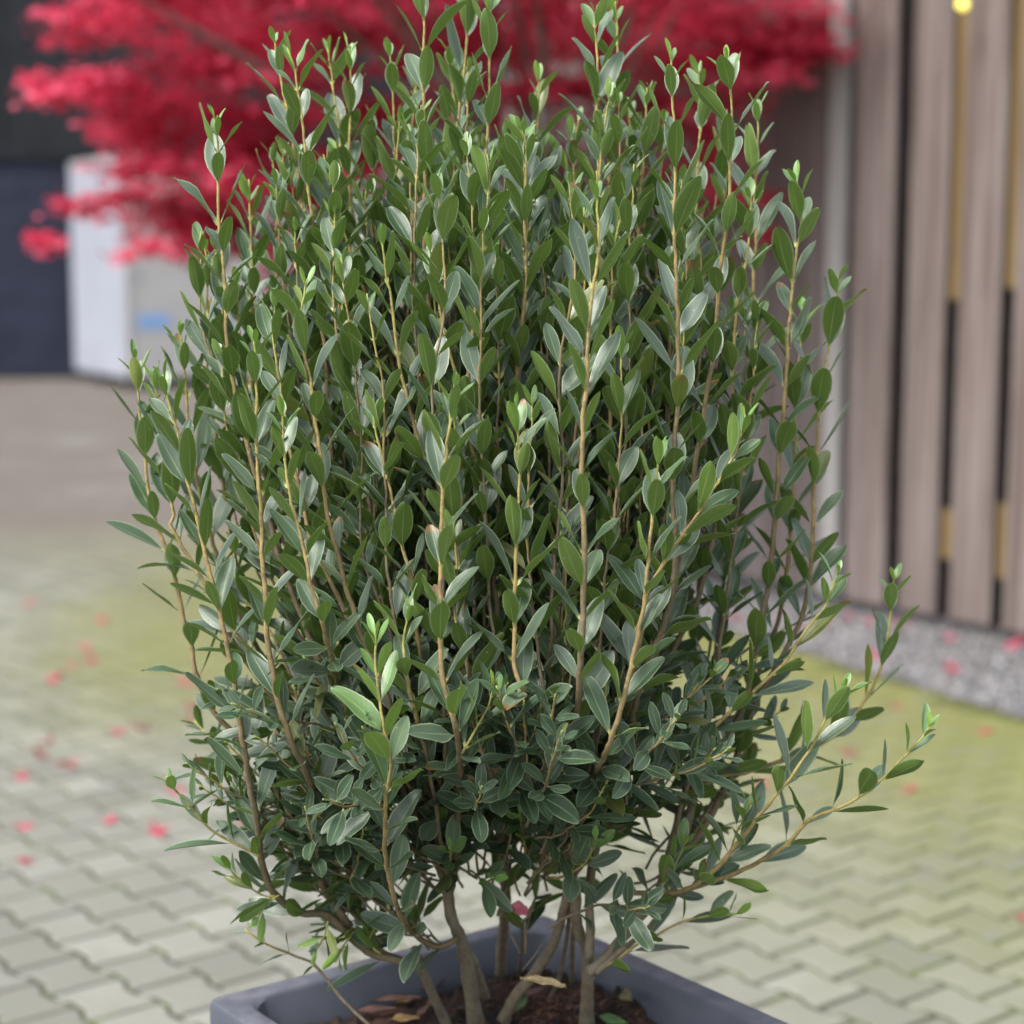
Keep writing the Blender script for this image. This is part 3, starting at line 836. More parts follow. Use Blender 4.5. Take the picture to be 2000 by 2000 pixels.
# ------------------------------------------------------------------ shrub: stems traced from the photograph (px tip -> base), depth offset
Y0 = 2.475
ST = [
 ([(262,690),(269,785),(283,904),(298,997),(320,1060),(342,1116),(360,1193),(376,1255),(389,1325),(407,1374),(453,1429),(560,1530)], -.02),
 ([(318,735),(332,792),(351,873),(363,924),(383,991),(400,1060),(417,1134),(435,1217),(456,1312),(471,1416),(484,1511),(502,1602),(513,1680),(539,1742),(583,1778),(640,1790),(720,1858),(790,1880)], -.18),
 ([(324,1516),(358,1566),(383,1591),(412,1620),(440,1638),(487,1661),(512,1676)], -.2),
 ([(300,730),(309,779),(314,862),(322,935),(330,1000),(337,1053)], -.05),
 ([(350,640),(355,728),(361,823),(372,900),(390,1000),(420,1100),(450,1250)], .02),
 ([(398,480),(404,526),(403,655),(406,746),(411,798),(425,900),(446,1017),(459,1095),(465,1136),(475,1220)], .06),
 ([(425,225),(425,330),(425,437),(438,500),(442,562),(449,699),(461,772),(482,870),(505,960),(540,1080),(580,1200)], -.06),
 ([(487,350),(488,415),(490,513),(492,600),(500,700),(510,800)], .1),
 ([(534,590),(539,681),(547,733),(558,808),(570,870),(591,966),(614,1064),(637,1110),(668,1178),(694,1242),(740,1330)], -.12),
 ([(600,545),(588,611),(595,668),(601,728),(611,803),(619,870),(637,974),(645,1025),(663,1082),(676,1131),(691,1178),(712,1240),(760,1350)], -.2),
 ([(495,660),(500,725),(505,847),(509,924),(513,1007),(518,1100),(523,1175),(528,1255),(536,1323),(549,1390),(572,1467),(605,1540),(619,1615),(620,1680),(637,1744),(684,1811)], -.22),
 ([(552,805),(556,883),(562,958),(572,1017),(588,1082),(596,1128),(609,1178),(622,1222),(637,1273),(658,1330),(700,1420),(760,1520)], -.25),
 ([(560,95),(578,145),(583,181),(591,246),(597,310),(605,388),(614,453),(617,500),(627,565),(630,645),(640,702),(650,785),(658,888),(680,1000),(720,1130)], -.02),
 ([(535,70),(549,150),(560,210),(571,270)], .02),
 ([(684,90),(686,199),(681,285),(684,396),(700,500),(720,650),(740,800)], .1),
 ([(632,300),(645,350),(658,414),(679,460),(697,512),(717,572),(735,615),(755,670),(775,740)], .0),
 ([(830,-120),(829,0),(829,60),(826,155),(824,298),(824,401),(831,528),(836,561),(842,631),(844,696),(852,760),(862,850),(875,980)], -.03),
 ([(918,-60),(914,26),(912,124),(905,230),(900,330)], .08),
 ([(956,-20),(955,39),(955,145),(953,220),(949,298),(944,400),(938,500)], .03),
 ([(950,300),(953,375),(947,427),(942,479),(937,540),(927,618),(919,688),(915,760),(909,812),(919,864),(934,928),(941,968),(956,1080),(964,1131),(975,1240)], -.15),
 ([(1008,240),(1025,272),(1026,323),(1024,414),(1028,491),(1026,590),(1020,670),(1017,760),(1023,800),(1030,900)], -.1),
 ([(1005,800),(1012,874),(1011,968),(1005,1046),(1003,1136),(998,1244),(1000,1303),(1016,1345),(1036,1391),(1060,1430),(1090,1485)], -.26),
 ([(888,740),(875,838),(868,916),(858,1028),(855,1110),(856,1240),(863,1319),(873,1376),(886,1420),(899,1472),(898,1560),(895,1650),(880,1740)], -.29),
 ([(967,1325),(954,1376),(933,1415),(902,1472)], -.28),
 ([(734,1228),(731,1304),(736,1355),(745,1420),(752,1485),(748,1536),(749,1609),(754,1656),(760,1703),(770,1749),(783,1786),(805,1820),(850,1848),(893,1832)], -.3),
 ([(1165,332),(1169,440),(1166,510),(1160,560),(1155,630),(1150,722),(1142,800),(1137,903),(1140,994),(1140,1098),(1141,1175),(1137,1290),(1130,1355),(1115,1425),(1098,1485),(1080,1544),(1065,1640),(1062,1700)], -.27),
 ([(1290,860),(1281,963),(1271,1048),(1260,1116),(1253,1183),(1240,1242),(1229,1307),(1211,1377),(1193,1442),(1174,1498),(1158,1521),(1124,1562),(1099,1591)], -.27),
 ([(1312,100),(1311,190),(1310,244),(1309,335),(1307,412),(1305,514),(1301,614),(1301,699),(1298,785),(1297,899),(1299,1000),(1304,1053),(1299,1110),(1286,1175),(1268,1242),(1230,1350)], -.17),
 ([(1456,812),(1449,836),(1432,879),(1406,927),(1378,970),(1332,1041),(1290,1110),(1262,1180)], -.21),
 ([(1418,105),(1428,179),(1432,252),(1428,322),(1425,386),(1419,451),(1409,514),(1401,600),(1392,671),(1383,742),(1375,807),(1358,895),(1345,980),(1330,1060)], -.1),
 ([(1462,380),(1467,412),(1460,500),(1445,571),(1436,680),(1435,756),(1428,860),(1418,955),(1405,1015),(1385,1087),(1367,1167),(1333,1242),(1280,1340)], .0),
 ([(1480,200),(1481,290),(1478,400),(1482,470),(1472,600),(1462,740)], .1),
 ([(1550,345),(1561,384),(1562,438),(1551,500),(1543,557),(1536,628),(1531,699),(1526,770),(1520,856),(1514,933),(1511,1028),(1506,1105),(1496,1175),(1480,1268),(1450,1380),(1400,1480)], .0),
 ([(1636,538),(1634,565),(1617,648),(1605,720),(1598,773),(1592,850),(1588,907),(1585,984),(1584,1015),(1579,1105),(1565,1180),(1530,1260),(1470,1370)], .03),
 ([(1572,600),(1571,659),(1567,742),(1563,893),(1558,1048),(1550,1130),(1535,1220),(1500,1300)], .1),
 ([(1640,1110),(1615,1180),(1597,1204),(1566,1245),(1527,1299),(1475,1346),(1423,1392),(1385,1421),(1351,1447),(1300,1510),(1220,1580)], -.1),
 ([(1748,1122),(1740,1215),(1717,1317),(1664,1405),(1635,1430),(1570,1467),(1512,1485),(1454,1503),(1414,1514),(1320,1560)], .05),
 ([(1650,1340),(1624,1383),(1591,1445),(1555,1507),(1515,1561),(1475,1612),(1435,1662),(1388,1713),(1340,1738),(1290,1740),(1230,1745)], -.2),
 ([(1818,1412),(1801,1438),(1747,1496),(1689,1550),(1627,1583),(1584,1604),(1537,1651),(1468,1691),(1400,1720),(1340,1738)], -.15),
 ([(1450,1785),(1381,1789),(1334,1800),(1290,1820),(1236,1850),(1180,1890)], -.1),
 ([(478,1815),(521,1843),(593,1876),(624,1900),(670,1954),(713,1998),(760,2040)], -.16),
 ([(1166,10),(1161,70),(1163,130),(1165,194),(1170,323),(1175,450)], .05),
 ([(1203,2),(1205,90),(1201,233),(1200,340),(1195,480)], .12),
 ([(1053,148),(1051,220),(1048,300),(1046,420)], .15),
 ([(1212,420),(1204,500),(1197,650),(1199,748),(1201,813),(1198,956),(1188,1015),(1172,1087),(1170,1144),(1175,1235)], -.08),
 ([(1265,170),(1262,213),(1258,290),(1247,400),(1244,451),(1240,560),(1235,680)], .08),
 ([(1362,135),(1370,205),(1366,275),(1362,330),(1355,412),(1350,520)], .1),
 ([(748,465),(756,535),(765,580),(772,631),(782,698),(795,766),(805,812),(821,869),(836,905),(865,960),(880,1050)], -.18),
 ([(838,478),(847,528),(858,570),(868,620),(876,660),(888,712),(900,780)], -.12),
 ([(668,560),(671,636),(678,704),(690,790),(705,880),(720,960)], -.08),
 ([(1095,470),(1092,540),(1100,590),(1112,650),(1118,720),(1120,800)], -.05),
 ([(728,790),(735,850),(751,911),(770,994),(779,1030),(795,1100),(810,1180)], -.2),
 ([(797,1170),(795,1215),(785,1260),(790,1320)], -.26),
 ([(1163,1640),(1145,1690),(1105,1712),(1070,1715)], -.24),
 ([(1014,1590),(1018,1625),(1030,1680)], -.24),
 ([(876,1655),(882,1690),(890,1720)], -.25),
 ([(960,1715),(945,1722),(920,1700)], -.2),
 ([(440,1690),(470,1722),(505,1745),(545,1752)], -.16),
 ([(612,1862),(632,1830),(640,1800)], -.2),
 ([(655,1880),(672,1845),(690,1822)], -.2),
 ([(500,1800),(520,1765),(545,1748)], -.17),
 ([(735,1800),(722,1842),(745,1864)], -.14),
 ([(1345,1640),(1320,1690),(1290,1738)], -.16),
 ([(1470,1560),(1440,1620),(1420,1680)], -.18),
 ([(1030,260),(1034,330),(1038,420),(1040,520)], .18),
 ([(1110,330),(1108,420),(1100,520),(1090,640)], .16),
 ([(760,100),(765,200),(770,300),(775,420),(780,520)], .1),
 ([(640,90),(650,180),(662,280),(668,380)], .14),
 ([(875,90),(880,180),(885,300),(888,420)], .16),
]
# trunks: (px points base -> top, width px, depth offset)
TR = [
 ([(884,2030),(866,1988),(845,1942),(824,1897),(790,1878),(752,1865),(700,1826),(655,1796)], 20, 12, -.04),
 ([(818,1878),(808,1850)], 17, 13, -.04),
 ([(934,2034),(930,2000),(919,1931),(909,1869),(897,1828),(880,1786),(874,1720),(872,1640),(880,1560)], 32, 14, -.03),
 ([(968,1990),(945,1940),(925,1880),(905,1840)], 20, 17, .0),
 ([(977,1940),(979,1900),(980,1859),(986,1786),(988,1745),(980,1650),(960,1560),(930,1450)], 25, 9, .05),
 ([(975,2030),(985,1990),(1010,1942),(1041,1905),(1079,1847),(1099,1785),(1108,1743),(1118,1680),(1120,1600)], 24, 12, -.01),
 ([(1145,2032),(1146,1985),(1147,1930),(1148,1857),(1132,1826),(1124,1785),(1124,1743),(1105,1660),(1070,1560),(1050,1450)], 27, 11, -.03),
 ([(1150,1868),(1153,1816),(1151,1774),(1155,1700),(1175,1600),(1185,1480)], 17, 8, .0),
 ([(1150,1899),(1182,1874),(1217,1830),(1248,1791),(1268,1770),(1310,1700),(1345,1600),(1365,1480)], 22, 9, .03),
 ([(1166,1900),(1207,1861),(1257,1822),(1294,1778)], 13, 8, -.03),
 ([(1116,1955),(1117,1900),(1118,1857),(1120,1800),(1118,1740)], 12, 9, .02),
 ([(1052,1988),(1065,1965),(1089,1919),(1103,1857),(1110,1805),(1112,1740)], 9, 8, -.03),
 ([(1010,1930),(1013,1915),(1019,1847),(1020,1801)], 9, 6, .01),
 ([(1020,1801),(1006,1785),(998,1768)], 5, 3, .01),
 ([(1020,1803),(1034,1785),(1046,1762)], 5, 3, .02),
 ([(1016,1862),(1004,1838),(995,1820)], 4, 2.5, .01),
 ([(1020,1895),(1045,1865),(1062,1838)], 3, 2, .05),
]
shrub_c = onz(985, 1985, SZ)
shrub = empty("evergreen_shrub", (shrub_c[0], shrub_c[1], SZ))
tag(shrub, "bushy upright evergreen shrub with narrow grey green leaves growing in the grey planter", "shrub")
SO = np.array(shrub.location)
def depth_of(y, d):
    """plants spread with height: px row -> depth"""
    t = np.clip((1960 - y) / 560, 0, 1); t = t * t * (3 - 2 * t)
    return Y0 + d * (0.25 + 0.75 * t)
def soil_fit(p):
    return p
def px_path(pts, d, base_on_soil=False):
    out = []
    for (x, y) in pts:
        out.append(onY(x, y, depth_of(y, d)))
    return np.array(out)
def gpx(w): return w / F * Y0          # px width -> metres at the shrub

trunk_pts = []
for pts, w0, w1, d in TR:
    P = []
    b = onz(*pts[0], SZ - 0.02) if pts[0][1] > 1900 else None
    for i, (x, y) in enumerate(pts):
        Yd = depth_of(y, d)
        if b is not None:
            f = min(1, (pts[0][1] - y) / 260.0)
            Yd = b[1] * (1 - f) + Yd * f
        P.append(onY(x, y, Yd))
    P = catmull(P, 0.012)
    r = 1.15 * np.linspace(gpx(w0) / 2, gpx(max(w1, 13) if w0 > 15 else w1) / 2, len(P)) * (1 + 0.05 * rng.normal(0, 1, len(P)))
    if b is not None and w0 > 15: r[:6] *= np.linspace(1.35, 1.0, 6)
    if w0 > 15:
        for q in P[::2]:
            x_, y_ = project(q)
            if 1440 < y_ < 1760: trunk_pts.append((x_, y_, q))
    V, Fq, ag = tube(P - SO, r, 14 if w0 > 15 else 8, np.full(len(P), 1.0), wob=0.03 if w0 > 15 else 0.015)
    mesh_obj("trunk" if w0 > 15 else "twig", V, Fq, M["bark"], shrub, True, {"age": ag})

hubs = [(655, 1800), (872, 1660), (880, 1600), (980, 1660), (1118, 1690), (1105, 1660), (1070, 1570), (1155, 1690), (1310, 1700), (1345, 1610), (1185, 1490)]

LEAVES = []       # dict of arrays
def add_leaf(base, d, nrm, L, Wd, young, front, blunt=None, older=0.0):
    curl = rng.normal(0.01, 0.10); fold = rng.uniform(0.12, 0.50)
    V = make_leaf(base, d, nrm, L, Wd, blunt if blunt else rng.uniform(1.0, 1.25), curl, fold, rng.normal(0, 0.07), rng.uniform(-1.6, 1.6))
    LEAVES.append((V, young, rng.uniform(0, 1) * (1 - older), front))

def leaf_stem(P, tip_r, base_r, front, n_skip_end=0.0, leaf_len=0.064, internode=0.050, spread=(30, 40), young_tip=True, age_len=0.45, base_age=0.62, density=1.0, joined=None, drop_low=True, bright=False, lift=0.10):
    """P: world points tip -> base. Builds the tube and its opposite leaf pairs."""
    P = catmull(P, 0.010)
    jit = np.cumsum(rng.normal(0, 0.0007, P.shape), axis=0); jit -= np.linspace(0, 1, len(P))[:, None] * jit[-1]
    P = P + jit
    seg = np.linalg.norm(np.diff(P, axis=0), axis=1); s = np.concatenate([[0], np.cumsum(seg)])
    Lt = s[-1]
    age = np.clip(s / max(age_len, 0.05), 0, 1) ** 0.8 * base_age
    r = tip_r + (base_r - tip_r) * np.clip(s / max(Lt, 0.35), 0, 1) ** 0.8
    nodes = []
    q = 0.004
    k = 0
    yg = rng.uniform(0.6, 1.1) if joined is None else rng.uniform(0.25, 0.8)
    while q < Lt * (1 - n_skip_end):
        nodes.append((q, k)); k += 1
        step = internode * min(1, 0.20 + 0.22 * k) * rng.uniform(0.85, 1.15)
        q += step
    for q, k in nodes:
        r = r + 0.35 * tip_r * np.exp(-((s - q) / 0.0035) ** 2)
    V, Fq, ag = tube(P - SO, r, 7, age)
    if joined is None: mesh_obj("stem", V, Fq, M["bark"], shrub, True, {"age": ag})
    else: joined.append((V, Fq, ag))
    phi0 = rng.uniform(0, math.pi)
    pitch = rng.normal(math.pi / 2, 0.1)
    for q, k in nodes:
        i = min(np.searchsorted(s, q), len(P) - 2)
        a = P[max(i - 1, 0)] - P[i + 1]; a /= np.linalg.norm(a)
        b = P[i]
        ref = np.array([0, 1., 0]) - a * a[1]; ref /= np.linalg.norm(ref)
        side = np.cross(a, ref)
        phi = phi0 + k * pitch + rng.normal(0, 0.18)
        grow = min(1.0, 0.36 + 0.19 * k)
        frac = q / max(Lt, .3)
        young = max(0.0, 1 - k / 2.6) * yg if young_tip else 0.0
        if bright: young = max(young, min(1, 1.15 - 0.13 * k) * 0.85)
        if young_tip and k >= 2: young = max(young, 0.12 * rng.random())
        young = min(young, 1)
        for sgn in (0, 1):
            if rng.random() > density: continue
            if drop_low and frac > 0.55 and rng.random() < (frac - 0.5) * 0.45: continue
            ph = phi + sgn * math.pi
            rad = math.cos(ph) * ref + math.sin(ph) * side
            th = math.radians(rng.uniform(*spread) + (-8 if k < 1 else 0) + min(22, 24 * frac))
            # leaves turn up to the light
            d = math.cos(th) * a + math.sin(th) * rad
            d = d + np.array([0, 0, lift]); d /= np.linalg.norm(d)
            nrm = math.sin(th) * a - math.cos(th) * rad
            roll = rng.normal(0, 0.22)
            nrm = nrm * math.cos(roll) + np.cross(d, nrm) * math.sin(roll)
            L = leaf_len * grow * rng.uniform(0.68, 1.2); Wd = L * rng.uniform(0.28, 0.375)
            add_leaf(b + rad * 0.0012, d, nrm, L, Wd, young, front, None, 0.0 if joined is None or drop_low else 0.75)

def join(x, y):
    """a point inside a trunk for a shoot that comes down from (x, y)"""
    want = x + (1000 - x) * 0.4
    c = sorted(trunk_pts, key=lambda t: abs(t[0] - want) + 0.15 * abs(t[1] - max(y + 250, 1500)) + rng.uniform(0, 90))
    return c[0]
def extend(pts, d):
    """carry a traced stem on to a trunk"""
    x, y = pts[-1]
    if y > 1440: return [], None
    hx, hy, q = join(x, y)
    mid = (x + (hx - x) * 0.35, y + (hy - y) * 0.5)
    return [mid], q

for idx, (pts, d) in enumerate(ST):
    ext, jq = extend(pts, d)
    P = px_path(pts, d)
    if pts[-1][1] > 1480 and idx not in (2, 23, 38, 40, 57, 58, 59, 60, 61, 62, 63):       # root the foot of the stem in the trunks
        m_ = len(pts); k0 = m_ - max(3, m_ // 3)
        for i in range(k0, m_):
            f = (i - k0 + 1) / (m_ - k0); f = f * f * (3 - 2 * f)
            P[i] = onY(*pts[i], depth_of(pts[i][1], d) * (1 - f) + (Y0 - 0.012) * f)
    Lt = np.linalg.norm(np.diff(P, axis=0), axis=1).sum()
    if ext:
        Pe = []
        for i, (x, y) in enumerate(ext): Pe.append(onY(x, y, depth_of(y, d * (0.75 if i == 0 else 0.15))))
        P = np.vstack([P, Pe, jq])
    Lf = np.linalg.norm(np.diff(P, axis=0), axis=1).sum()
    skip = 1 - min(1, (Lt + 0.4 * (Lf - Lt)) / Lf)
    low = pts[0][1] > 1100
    front = 1.0 - d
    if idx == 40:     # bare twig over the planter's edge
        leaf_stem(P, 0.0012, 0.003, front, 0.55, 0.055, 0.05, (45, 70), False, 0.1, 0.9)
        continue
    side = low and (pts[0][0] > 1400 or pts[0][0] < 400)
    base_r = 0.0021 + min(0.0028, Lf * 0.0032)
    if idx in (1, 10, 22, 25, 26): base_r *= 1.15
    leaf_stem(P, 0.0010, base_r, front, max(skip, 0.0), 0.072 if not low else 0.072, 0.043 if not low else 0.041,
              (27, 42) if not side else (36, 58), True, 0.55, 0.66 if not low else 0.6, bright=idx in (24,), lift=0.42 if side else 0.10)

# filler shoots behind and between the traced ones
def sil(x):
    xs_ = [230, 300, 400, 470, 560, 690, 830, 960, 1060, 1170, 1310, 1420, 1490, 1560, 1640]
    ys_ = [760, 700, 330, 330, 150, 130, 60, 60, 210, 80, 160, 150, 260, 430, 640]
    return np.interp(x, xs_, ys_)
joined = []
nf = 0
while nf < 150:
    u = rng.uniform(-1, 1); w = rng.uniform(-1, 1)
    if u * u + w * w > 1: continue
    tx = 945 + u * 560; d = 0.06 + w * 0.29
    if d < -0.13 and rng.random() < 0.5: continue
    ty = sil(tx) + rng.uniform(60, 420) * (1.0 if d > -0.05 else 1.6) + (rng.uniform(0, 450) if rng.random() < 0.35 else 0)
    hx, hy, jq = join(tx, 1300)
    pts = []
    m = 7
    for i in range(m):
        s_ = 1 - i / (m - 1)            # 1 tip .. 0 base
        y = hy + (ty - hy) * s_
        x = hx + (tx - hx) * (1 - (1 - s_) ** 1.9) + (rng.normal(0, 9) if i < m - 1 else 0)
        pts.append((x, y))
    P = np.array([onY(x, y, depth_of(y, d) if i < m - 1 else depth_of(y, d * .2)) for i, (x, y) in enumerate(pts)])
    P[-1] = jq
    leaf_stem(P, 0.0009, 0.0030, 0.6 - d, 0.16, 0.068, 0.041, (27, 46), True, 0.34, 0.80, 0.98, joined)
    nf += 1
# short leafy side twigs low in the bush
nl2 = 0
while nl2 < 170:
    x = rng.uniform(480, 1440); y = 1400 + 375 * rng.random()
    half = np.interp(y, [1180, 1450, 1700, 1780], [520, 480, 430, 330])
    if abs(x - 960) > half: continue
    if y > 1640 and 800 < x < 1260 and rng.random() < 0.8: continue
    d = rng.uniform(-0.26, 0.26)
    if (x - 960) ** 2 / half ** 2 + (d / 0.3) ** 2 > 1.05: continue
    out = np.array([(x - 960) / half * 0.9 + rng.normal(0, .35), d / 0.3 * 0.9 + rng.normal(0, .35) - 0.15, rng.uniform(0.5, 1.3)])
    out /= np.linalg.norm(out)
    b = onY(x, y, depth_of(y, d)); L = rng.uniform(0.06, 0.17)
    inward = np.array([(960 - x) / F * Y0 * 0.5, (Y0 - b[1]) * 0.6, -0.05])
    inward *= 0.09 / max(np.linalg.norm(inward), 0.09)
    P = np.array([b + out * L, b + out * L * 0.5 + np.array([0, 0, -0.006]), b, b + inward * 0.5 - out * 0.02, b + inward + rng.normal(0, .012, 3) - np.array([0, 0, .02])])
    leaf_stem(P, 0.0010, 0.0022, 0.7 - d, 0.12, 0.060, 0.031, (36, 60), rng.random() < 0.12, 0.16, 0.8, 0.95, joined, False)
    nl2 += 1
V = np.concatenate([j[0] for j in joined]); off = 0; fl = []
for j in joined: fl.append(j[1] + off); off += len(j[0])
tag(mesh_obj("inner_stems", V, np.concatenate(fl), M["bark"], shrub, True, {"age": np.concatenate([j[2] for j in joined])}), kind="stuff")

# which leaves show largest: projected area of the front ones
score = []
for (V, yg, rd, front) in LEAVES:
    x, y = project(V)
    gx = x.reshape(NT_, NS_); gy = y.reshape(NT_, NS_)
    area = abs(np.sum((gx[1:, -1] - gx[:-1, 0]) * (gy[:-1, -1] - gy[1:, 0]) - (gx[:-1, -1] - gx[1:, 0]) * (gy[1:, -1] - gy[:-1, 0]))) / 2
    vis = 1.0 if (0 < x.mean() < 2000 and 0 < y.mean() < 1990) else 0.0
    score.append(area * vis * max(0.05, front - 0.75) ** 1.5)
order = np.argsort(score)[::-1]
big = set(order[:300].tolist())
for i in sorted(big):
    V, yg, rd, _ = LEAVES[i]
    c = V[2]
    o = mesh_obj("leaf", V - c, LEAF_F, M["leaf"], shrub, True, {"young": np.full(len(V), yg), "rnd": np.full(len(V), rd)}, LEAF_UV)
    o.location = c - SO
rest = [LEAVES[i] for i in range(len(LEAVES)) if i not in big]
nv = NT_ * NS_
V = np.concatenate([r[0] for r in rest]) - SO
Fq = np.concatenate([LEAF_F + nv * i for i in range(len(rest))])
fo = mesh_obj("foliage", V, Fq, M["leaf"], shrub, True, {"young": np.repeat([r[1] for r in rest], nv), "rnd": np.repeat([r[2] for r in rest], nv)},
              np.tile(LEAF_UV, (len(rest), 1)))
tag(fo, kind="stuff")
print("LEAVES", len(LEAVES))

# ------------------------------------------------------------------ dead leaves in the planter
def dead_mat(name, c):
    k = NT(name); tc = k.n("TexCoord").outputs["Object"]; nz = k.noise(tc, 90, 5)
    k.base(k.mix(k.step(nz, .35, .7), tuple(x * .55 for x in c), c)); k.set(Roughness=0.7); k.bump(nz, 0.4, 0.002)
    return k.m
DM = {"brown": dead_mat("dead_leaf_brown", (0.15, 0.075, 0.055)), "rust": dead_mat("dead_leaf_rust", (0.36, 0.13, 0.055)),
      "tan": dead_mat("dead_leaf_tan", (0.40, 0.25, 0.09)), "pale": dead_mat("dead_leaf_pale", (0.60, 0.46, 0.24)),
      "olive": dead_mat("dead_leaf_olive", (0.20, 0.17, 0.06)), "green": dead_mat("fallen_leaf_green", (0.10, 0.20, 0.06))}
def soil_leaf(px, py, ang, L, ratio, mat, label, curl=0.15, fold=0.35, lift=0.012, tilt=0.25):
    p = onz(px, py, SZ + 0.012)
    z = SZ + soil_h(p[0], p[1]) + lift
    a = math.radians(ang)
    d = np.array([math.cos(a), math.sin(a), 0.0]); nrm = np.array([-math.sin(a) * tilt, math.cos(a) * tilt, 1.0]) + np.array([0, -0.3, 0])
    V = make_leaf(np.zeros(3), d, nrm, L, L * ratio, 0.95, curl, fold, 0.05, 1.0)
    V = V - V.mean(0)
    o = mesh_obj("dead_leaf", V, LEAF_F, DM[mat], None, True, None, LEAF_UV)
    m = o.modifiers.new("thickness", 'SOLIDIFY'); m.thickness = 0.0006
    o.location = (p[0], p[1], z)
    tag(o, label, "dead leaf", "dead leaves on the planter soil")
soil_leaf(808, 1938, -18, 0.068, 0.26, "rust", "rust orange curled dead leaf on the soil at the planter's back wall", -0.1, 0.8, 0.014)
soil_leaf(775, 1972, -3, 0.075, 0.22, "brown", "long dark brown dead leaf lying above the tan oval leaf", 0.1, 0.5, 0.014)
soil_leaf(735, 1984, 5, 0.062, 0.30, "brown", "dark brown dead leaf beside the bare twig on the soil", 0.05, 0.3, 0.012)
soil_leaf(792, 1994, 20, 0.045, 0.55, "tan", "tan oval dead leaf lying flat in front of the brown leaves", -0.05, 0.15, 0.016)
soil_leaf(792, 1962, 50, 0.040, 0.5, "tan", "small tan dead leaf half hidden behind the long brown leaf", -0.05, 0.15, 0.010)
soil_leaf(826, 1988, 70, 0.035, 0.36, "brown", "reddish brown dead leaf next to the thin left trunk", 0.1, 0.4, 0.012)
soil_leaf(842, 1968, 80, 0.032, 0.3, "brown", "slim brown dead leaf against the left trunk's foot", 0.1, 0.5, 0.012)
soil_leaf(862, 1925, 80, 0.055, 0.4, "brown", "dark brown dead leaf propped between the two left trunks", 0.2, 0.5, 0.02, 1.2)
soil_leaf(1040, 1965, 35, 0.042, 0.42, "brown", "grey brown dead leaf between the middle trunk and thin twig", 0.1, 0.4, 0.012)
soil_leaf(1018, 1978, 75, 0.045, 0.40, "green", "withered green leaf at the foot of the leaning trunk", 0.15, 0.5, 0.012)
soil_leaf(1222, 1986, 115, 0.044, 0.42, "olive", "olive brown leaf standing up in the soil before the right trunk", -0.2, 0.4, 0.022, 0.8)
soil_leaf(1196, 1999, 160, 0.042, 0.40, "green", "fresh green fallen leaf on the soil before the right trunk", 0.1, 0.3, 0.012)
soil_leaf(746, 1952, 60, 0.03, 0.35, "pale", "tiny pale dead leaf scrap near the planter's back left wall", 0.2, 0.6, 0.010)
# pale dry leaf hung on the leaning trunk
p = onY(1065, 1918, depth_of(1918, -.02) - 0.022)
V = make_leaf(np.zeros(3), np.array([1, -0.1, -0.10]), np.array([0, -0.6, 0.8]), 0.062, 0.011, 0.95, -0.12, 0.9, 0.0, 1.0)
V = V - V.mean(0)
V[:, 2] += 0.0016 * np.sin(np.arange(len(V)) * 1.7)
o = mesh_obj("dry_leaf", V, LEAF_F, DM["pale"], None, True, None, LEAF_UV); o.location = tuple(p)
o.modifiers.new("thickness", 'SOLIDIFY').thickness = 0.0008
tag(o, "pale straw coloured dry curled leaf caught on the leaning trunk", "dead leaf")

# ------------------------------------------------------------------ fallen red maple leaves
def maple_leaf_mesh(name, seed, curl):
    r = np.random.default_rng(seed)
    pts = [(0, -0.10, 0)]
    for i in range(7):
        a = math.radians(-132 + 44 * i); rr = (0.5, 0.82, 0.95, 1.0, 0.95, 0.82, 0.5)[i] * r.uniform(0.9, 1.08)
        a1 = a - math.radians(9); a2 = a + math.radians(9)
        pts += [(math.sin(a1) * rr * .62, math.cos(a1) * rr * .62, 0), (math.sin(a) * rr, math.cos(a) * rr, 0), (math.sin(a2) * rr * .62, math.cos(a2) * rr * .62, 0)]
        if i < 6:
            am = a + math.radians(22); pts.append((math.sin(am) * .30, math.cos(am) * .30, 0))
    P = np.array(pts)
    rad = np.hypot(P[:, 0], P[:, 1])
    P[:, 2] = curl * rad ** 2 * (0.7 + 0.5 * np.sin(np.arctan2(P[:, 0], P[:, 1]) * 3 + seed))
    n_ = len(P)
    st = [(-0.015, -0.1, 0), (0.015, -0.1, 0), (0.03, -0.75, 0.1), (0.0, -0.75, 0.1)]
    P = np.vstack([P, st])
    Fc = [(0, i, i + 1) for i in range(1, n_ - 1)] + [(n_, n_ + 1, n_ + 2, n_ + 3)]
    return P * 0.036, Fc
k = NT("fallen_red_leaf")
rr = k.n("ObjectInfo").outputs["Random"]
k.base(k.mix(rr, (0.36, 0.015, 0.05), (0.50, 0.035, 0.095))); k.set(Roughness=0.6)
MFR = k.m
protos = []
for i in range(4):
    P, Fc = maple_leaf_mesh("maple_leaf", i + 3, (0.35, 0.6, -0.3, 0.5)[i])
    P[:, 2] -= P[:, 2].min()
    me = bpy.data.meshes.new("fallen_maple_leaf"); me.from_pydata([tuple(v) for v in P], [], Fc); me.materials.append(MFR); me.update()
    protos.append(me)
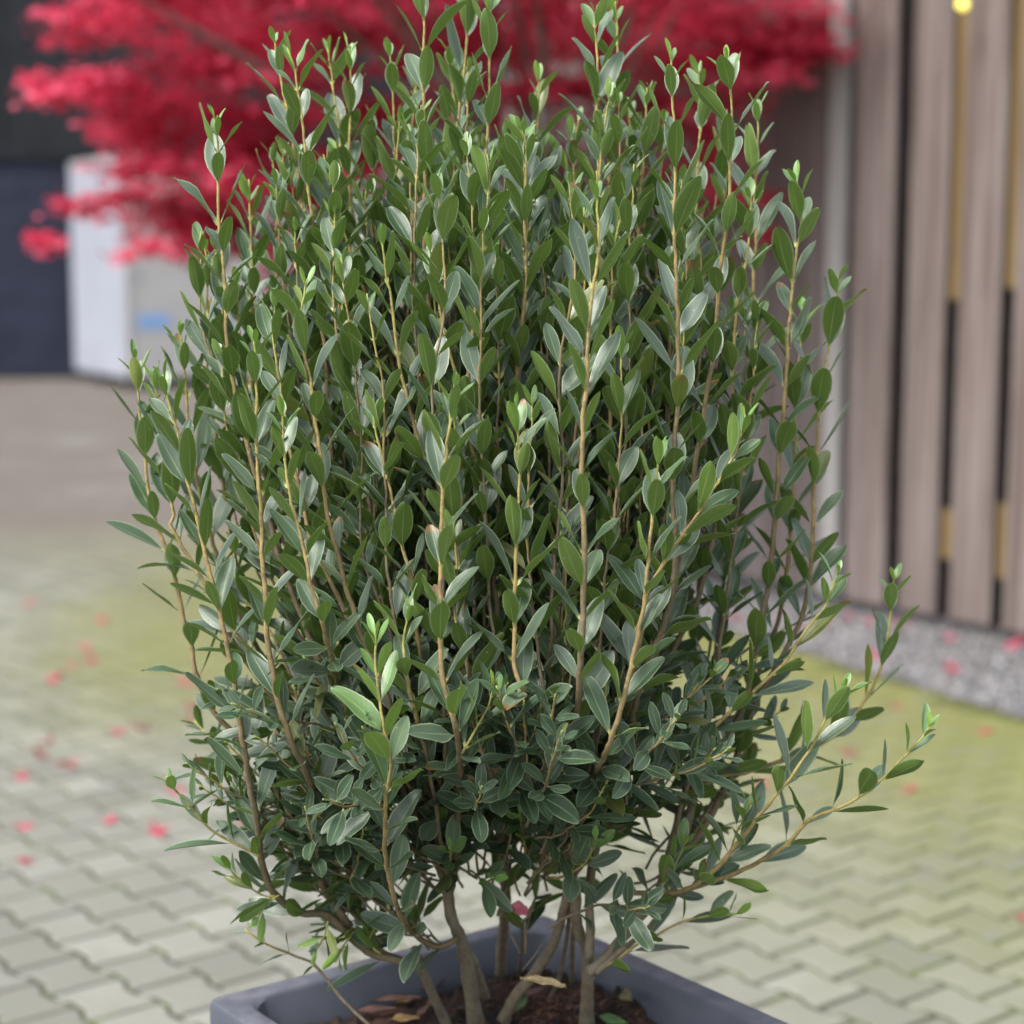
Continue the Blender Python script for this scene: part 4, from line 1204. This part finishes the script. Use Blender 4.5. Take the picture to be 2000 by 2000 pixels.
def fallen(px, py, label, group, s=1.0, mat=None):
    p = onz(px, py, 0.004)
    me = protos[rng.integers(4)]
    o = bpy.data.objects.new("fallen_maple_leaf", me)
    COL.objects.link(o)
    on_gravel = (p[:2] - GE0) @ GEN > 0
    o.location = (p[0], p[1], 0.020 if on_gravel else 0.003)
    o.rotation_euler = (rng.normal(0, 0.25), rng.normal(0, 0.25), rng.uniform(0, 6.28))
    q = s * rng.uniform(1.0, 1.4); o.scale = (q, q, q)
    o.modifiers.new("thickness", 'SOLIDIFY').thickness = 0.001
    tag(o, label, "fallen leaf", group)
lab_l = "red fallen maple leaf on the pavers on the white cabin's side of the planter"
for x, y in ((105, 1330), (122, 1318), (140, 1300), (165, 1268), (226, 1430), (282, 1424), (375, 1382), (378, 1410), (82, 1478), (92, 1452), (138, 1497), (126, 1490), (42, 1520), (308, 1627), (40, 1614),
             (216, 1607), (48, 1684), (175, 1290), (335, 1545), (-30, 1450), (-20, 1580), (365, 1335), (60, 1180), (200, 1215)):
    fallen(x, y, lab_l, "fallen leaves on the pavers by the dark building side")
fallen(474, 1611, "bright red fallen leaf on the pavers right beside the shrub's lowest side twig", None, 0.8)
lab_r = "red fallen maple leaf on the mossy pavers between the planter and the gravel"
for x, y in ((1482, 1542), (1480, 1528), (1775, 1542), (1930, 1430), (1745, 1380), (1420, 1335), (1290, 1440), (2040, 1600), (1995, 1792), (1660, 1470)):
    fallen(x, y, lab_r, "fallen leaves on the mossy pavers", 0.9)
lab_g = "red fallen maple leaf lying on the grey gravel by the timber wall"
for x, y in ((1855, 1310), (1862, 1318), (1978, 1270), (1990, 1262), (1700, 1222), (1762, 1232), (1772, 1226), (1745, 1219), (1712, 1290), (1560, 1240), (1500, 1210), (1650, 1212), (1610, 1225), (1855, 1255), (1440, 1215)):
    fallen(x, y, lab_g, "fallen leaves on the gravel")
# pink leaf caught on a bare twig inside the planter
V = make_leaf(np.zeros(3), np.array([1, 0.1, -0.08]), np.array([0, -0.75, 0.6]), 0.030, 0.019, 0.95, -0.25, 0.5, 0.05, 1.0)
V = V - V.mean(0); V[:, 2] += 0.0012 * np.sin(np.arange(len(V)) * 2.1)
o = mesh_obj("pink_leaf", V, LEAF_F, flat_mat("pink_leaf_back", (0.72, 0.20, 0.27), 0.55, 0.15, 60), None, True, None, LEAF_UV)
o.location = tuple(onY(1014, 1776, depth_of(1776, .01) + 0.004))
o.modifiers.new("thickness", 'SOLIDIFY').thickness = 0.001
tag(o, "pink maple leaf caught on a bare forked twig above the planter's rim", "fallen leaf")
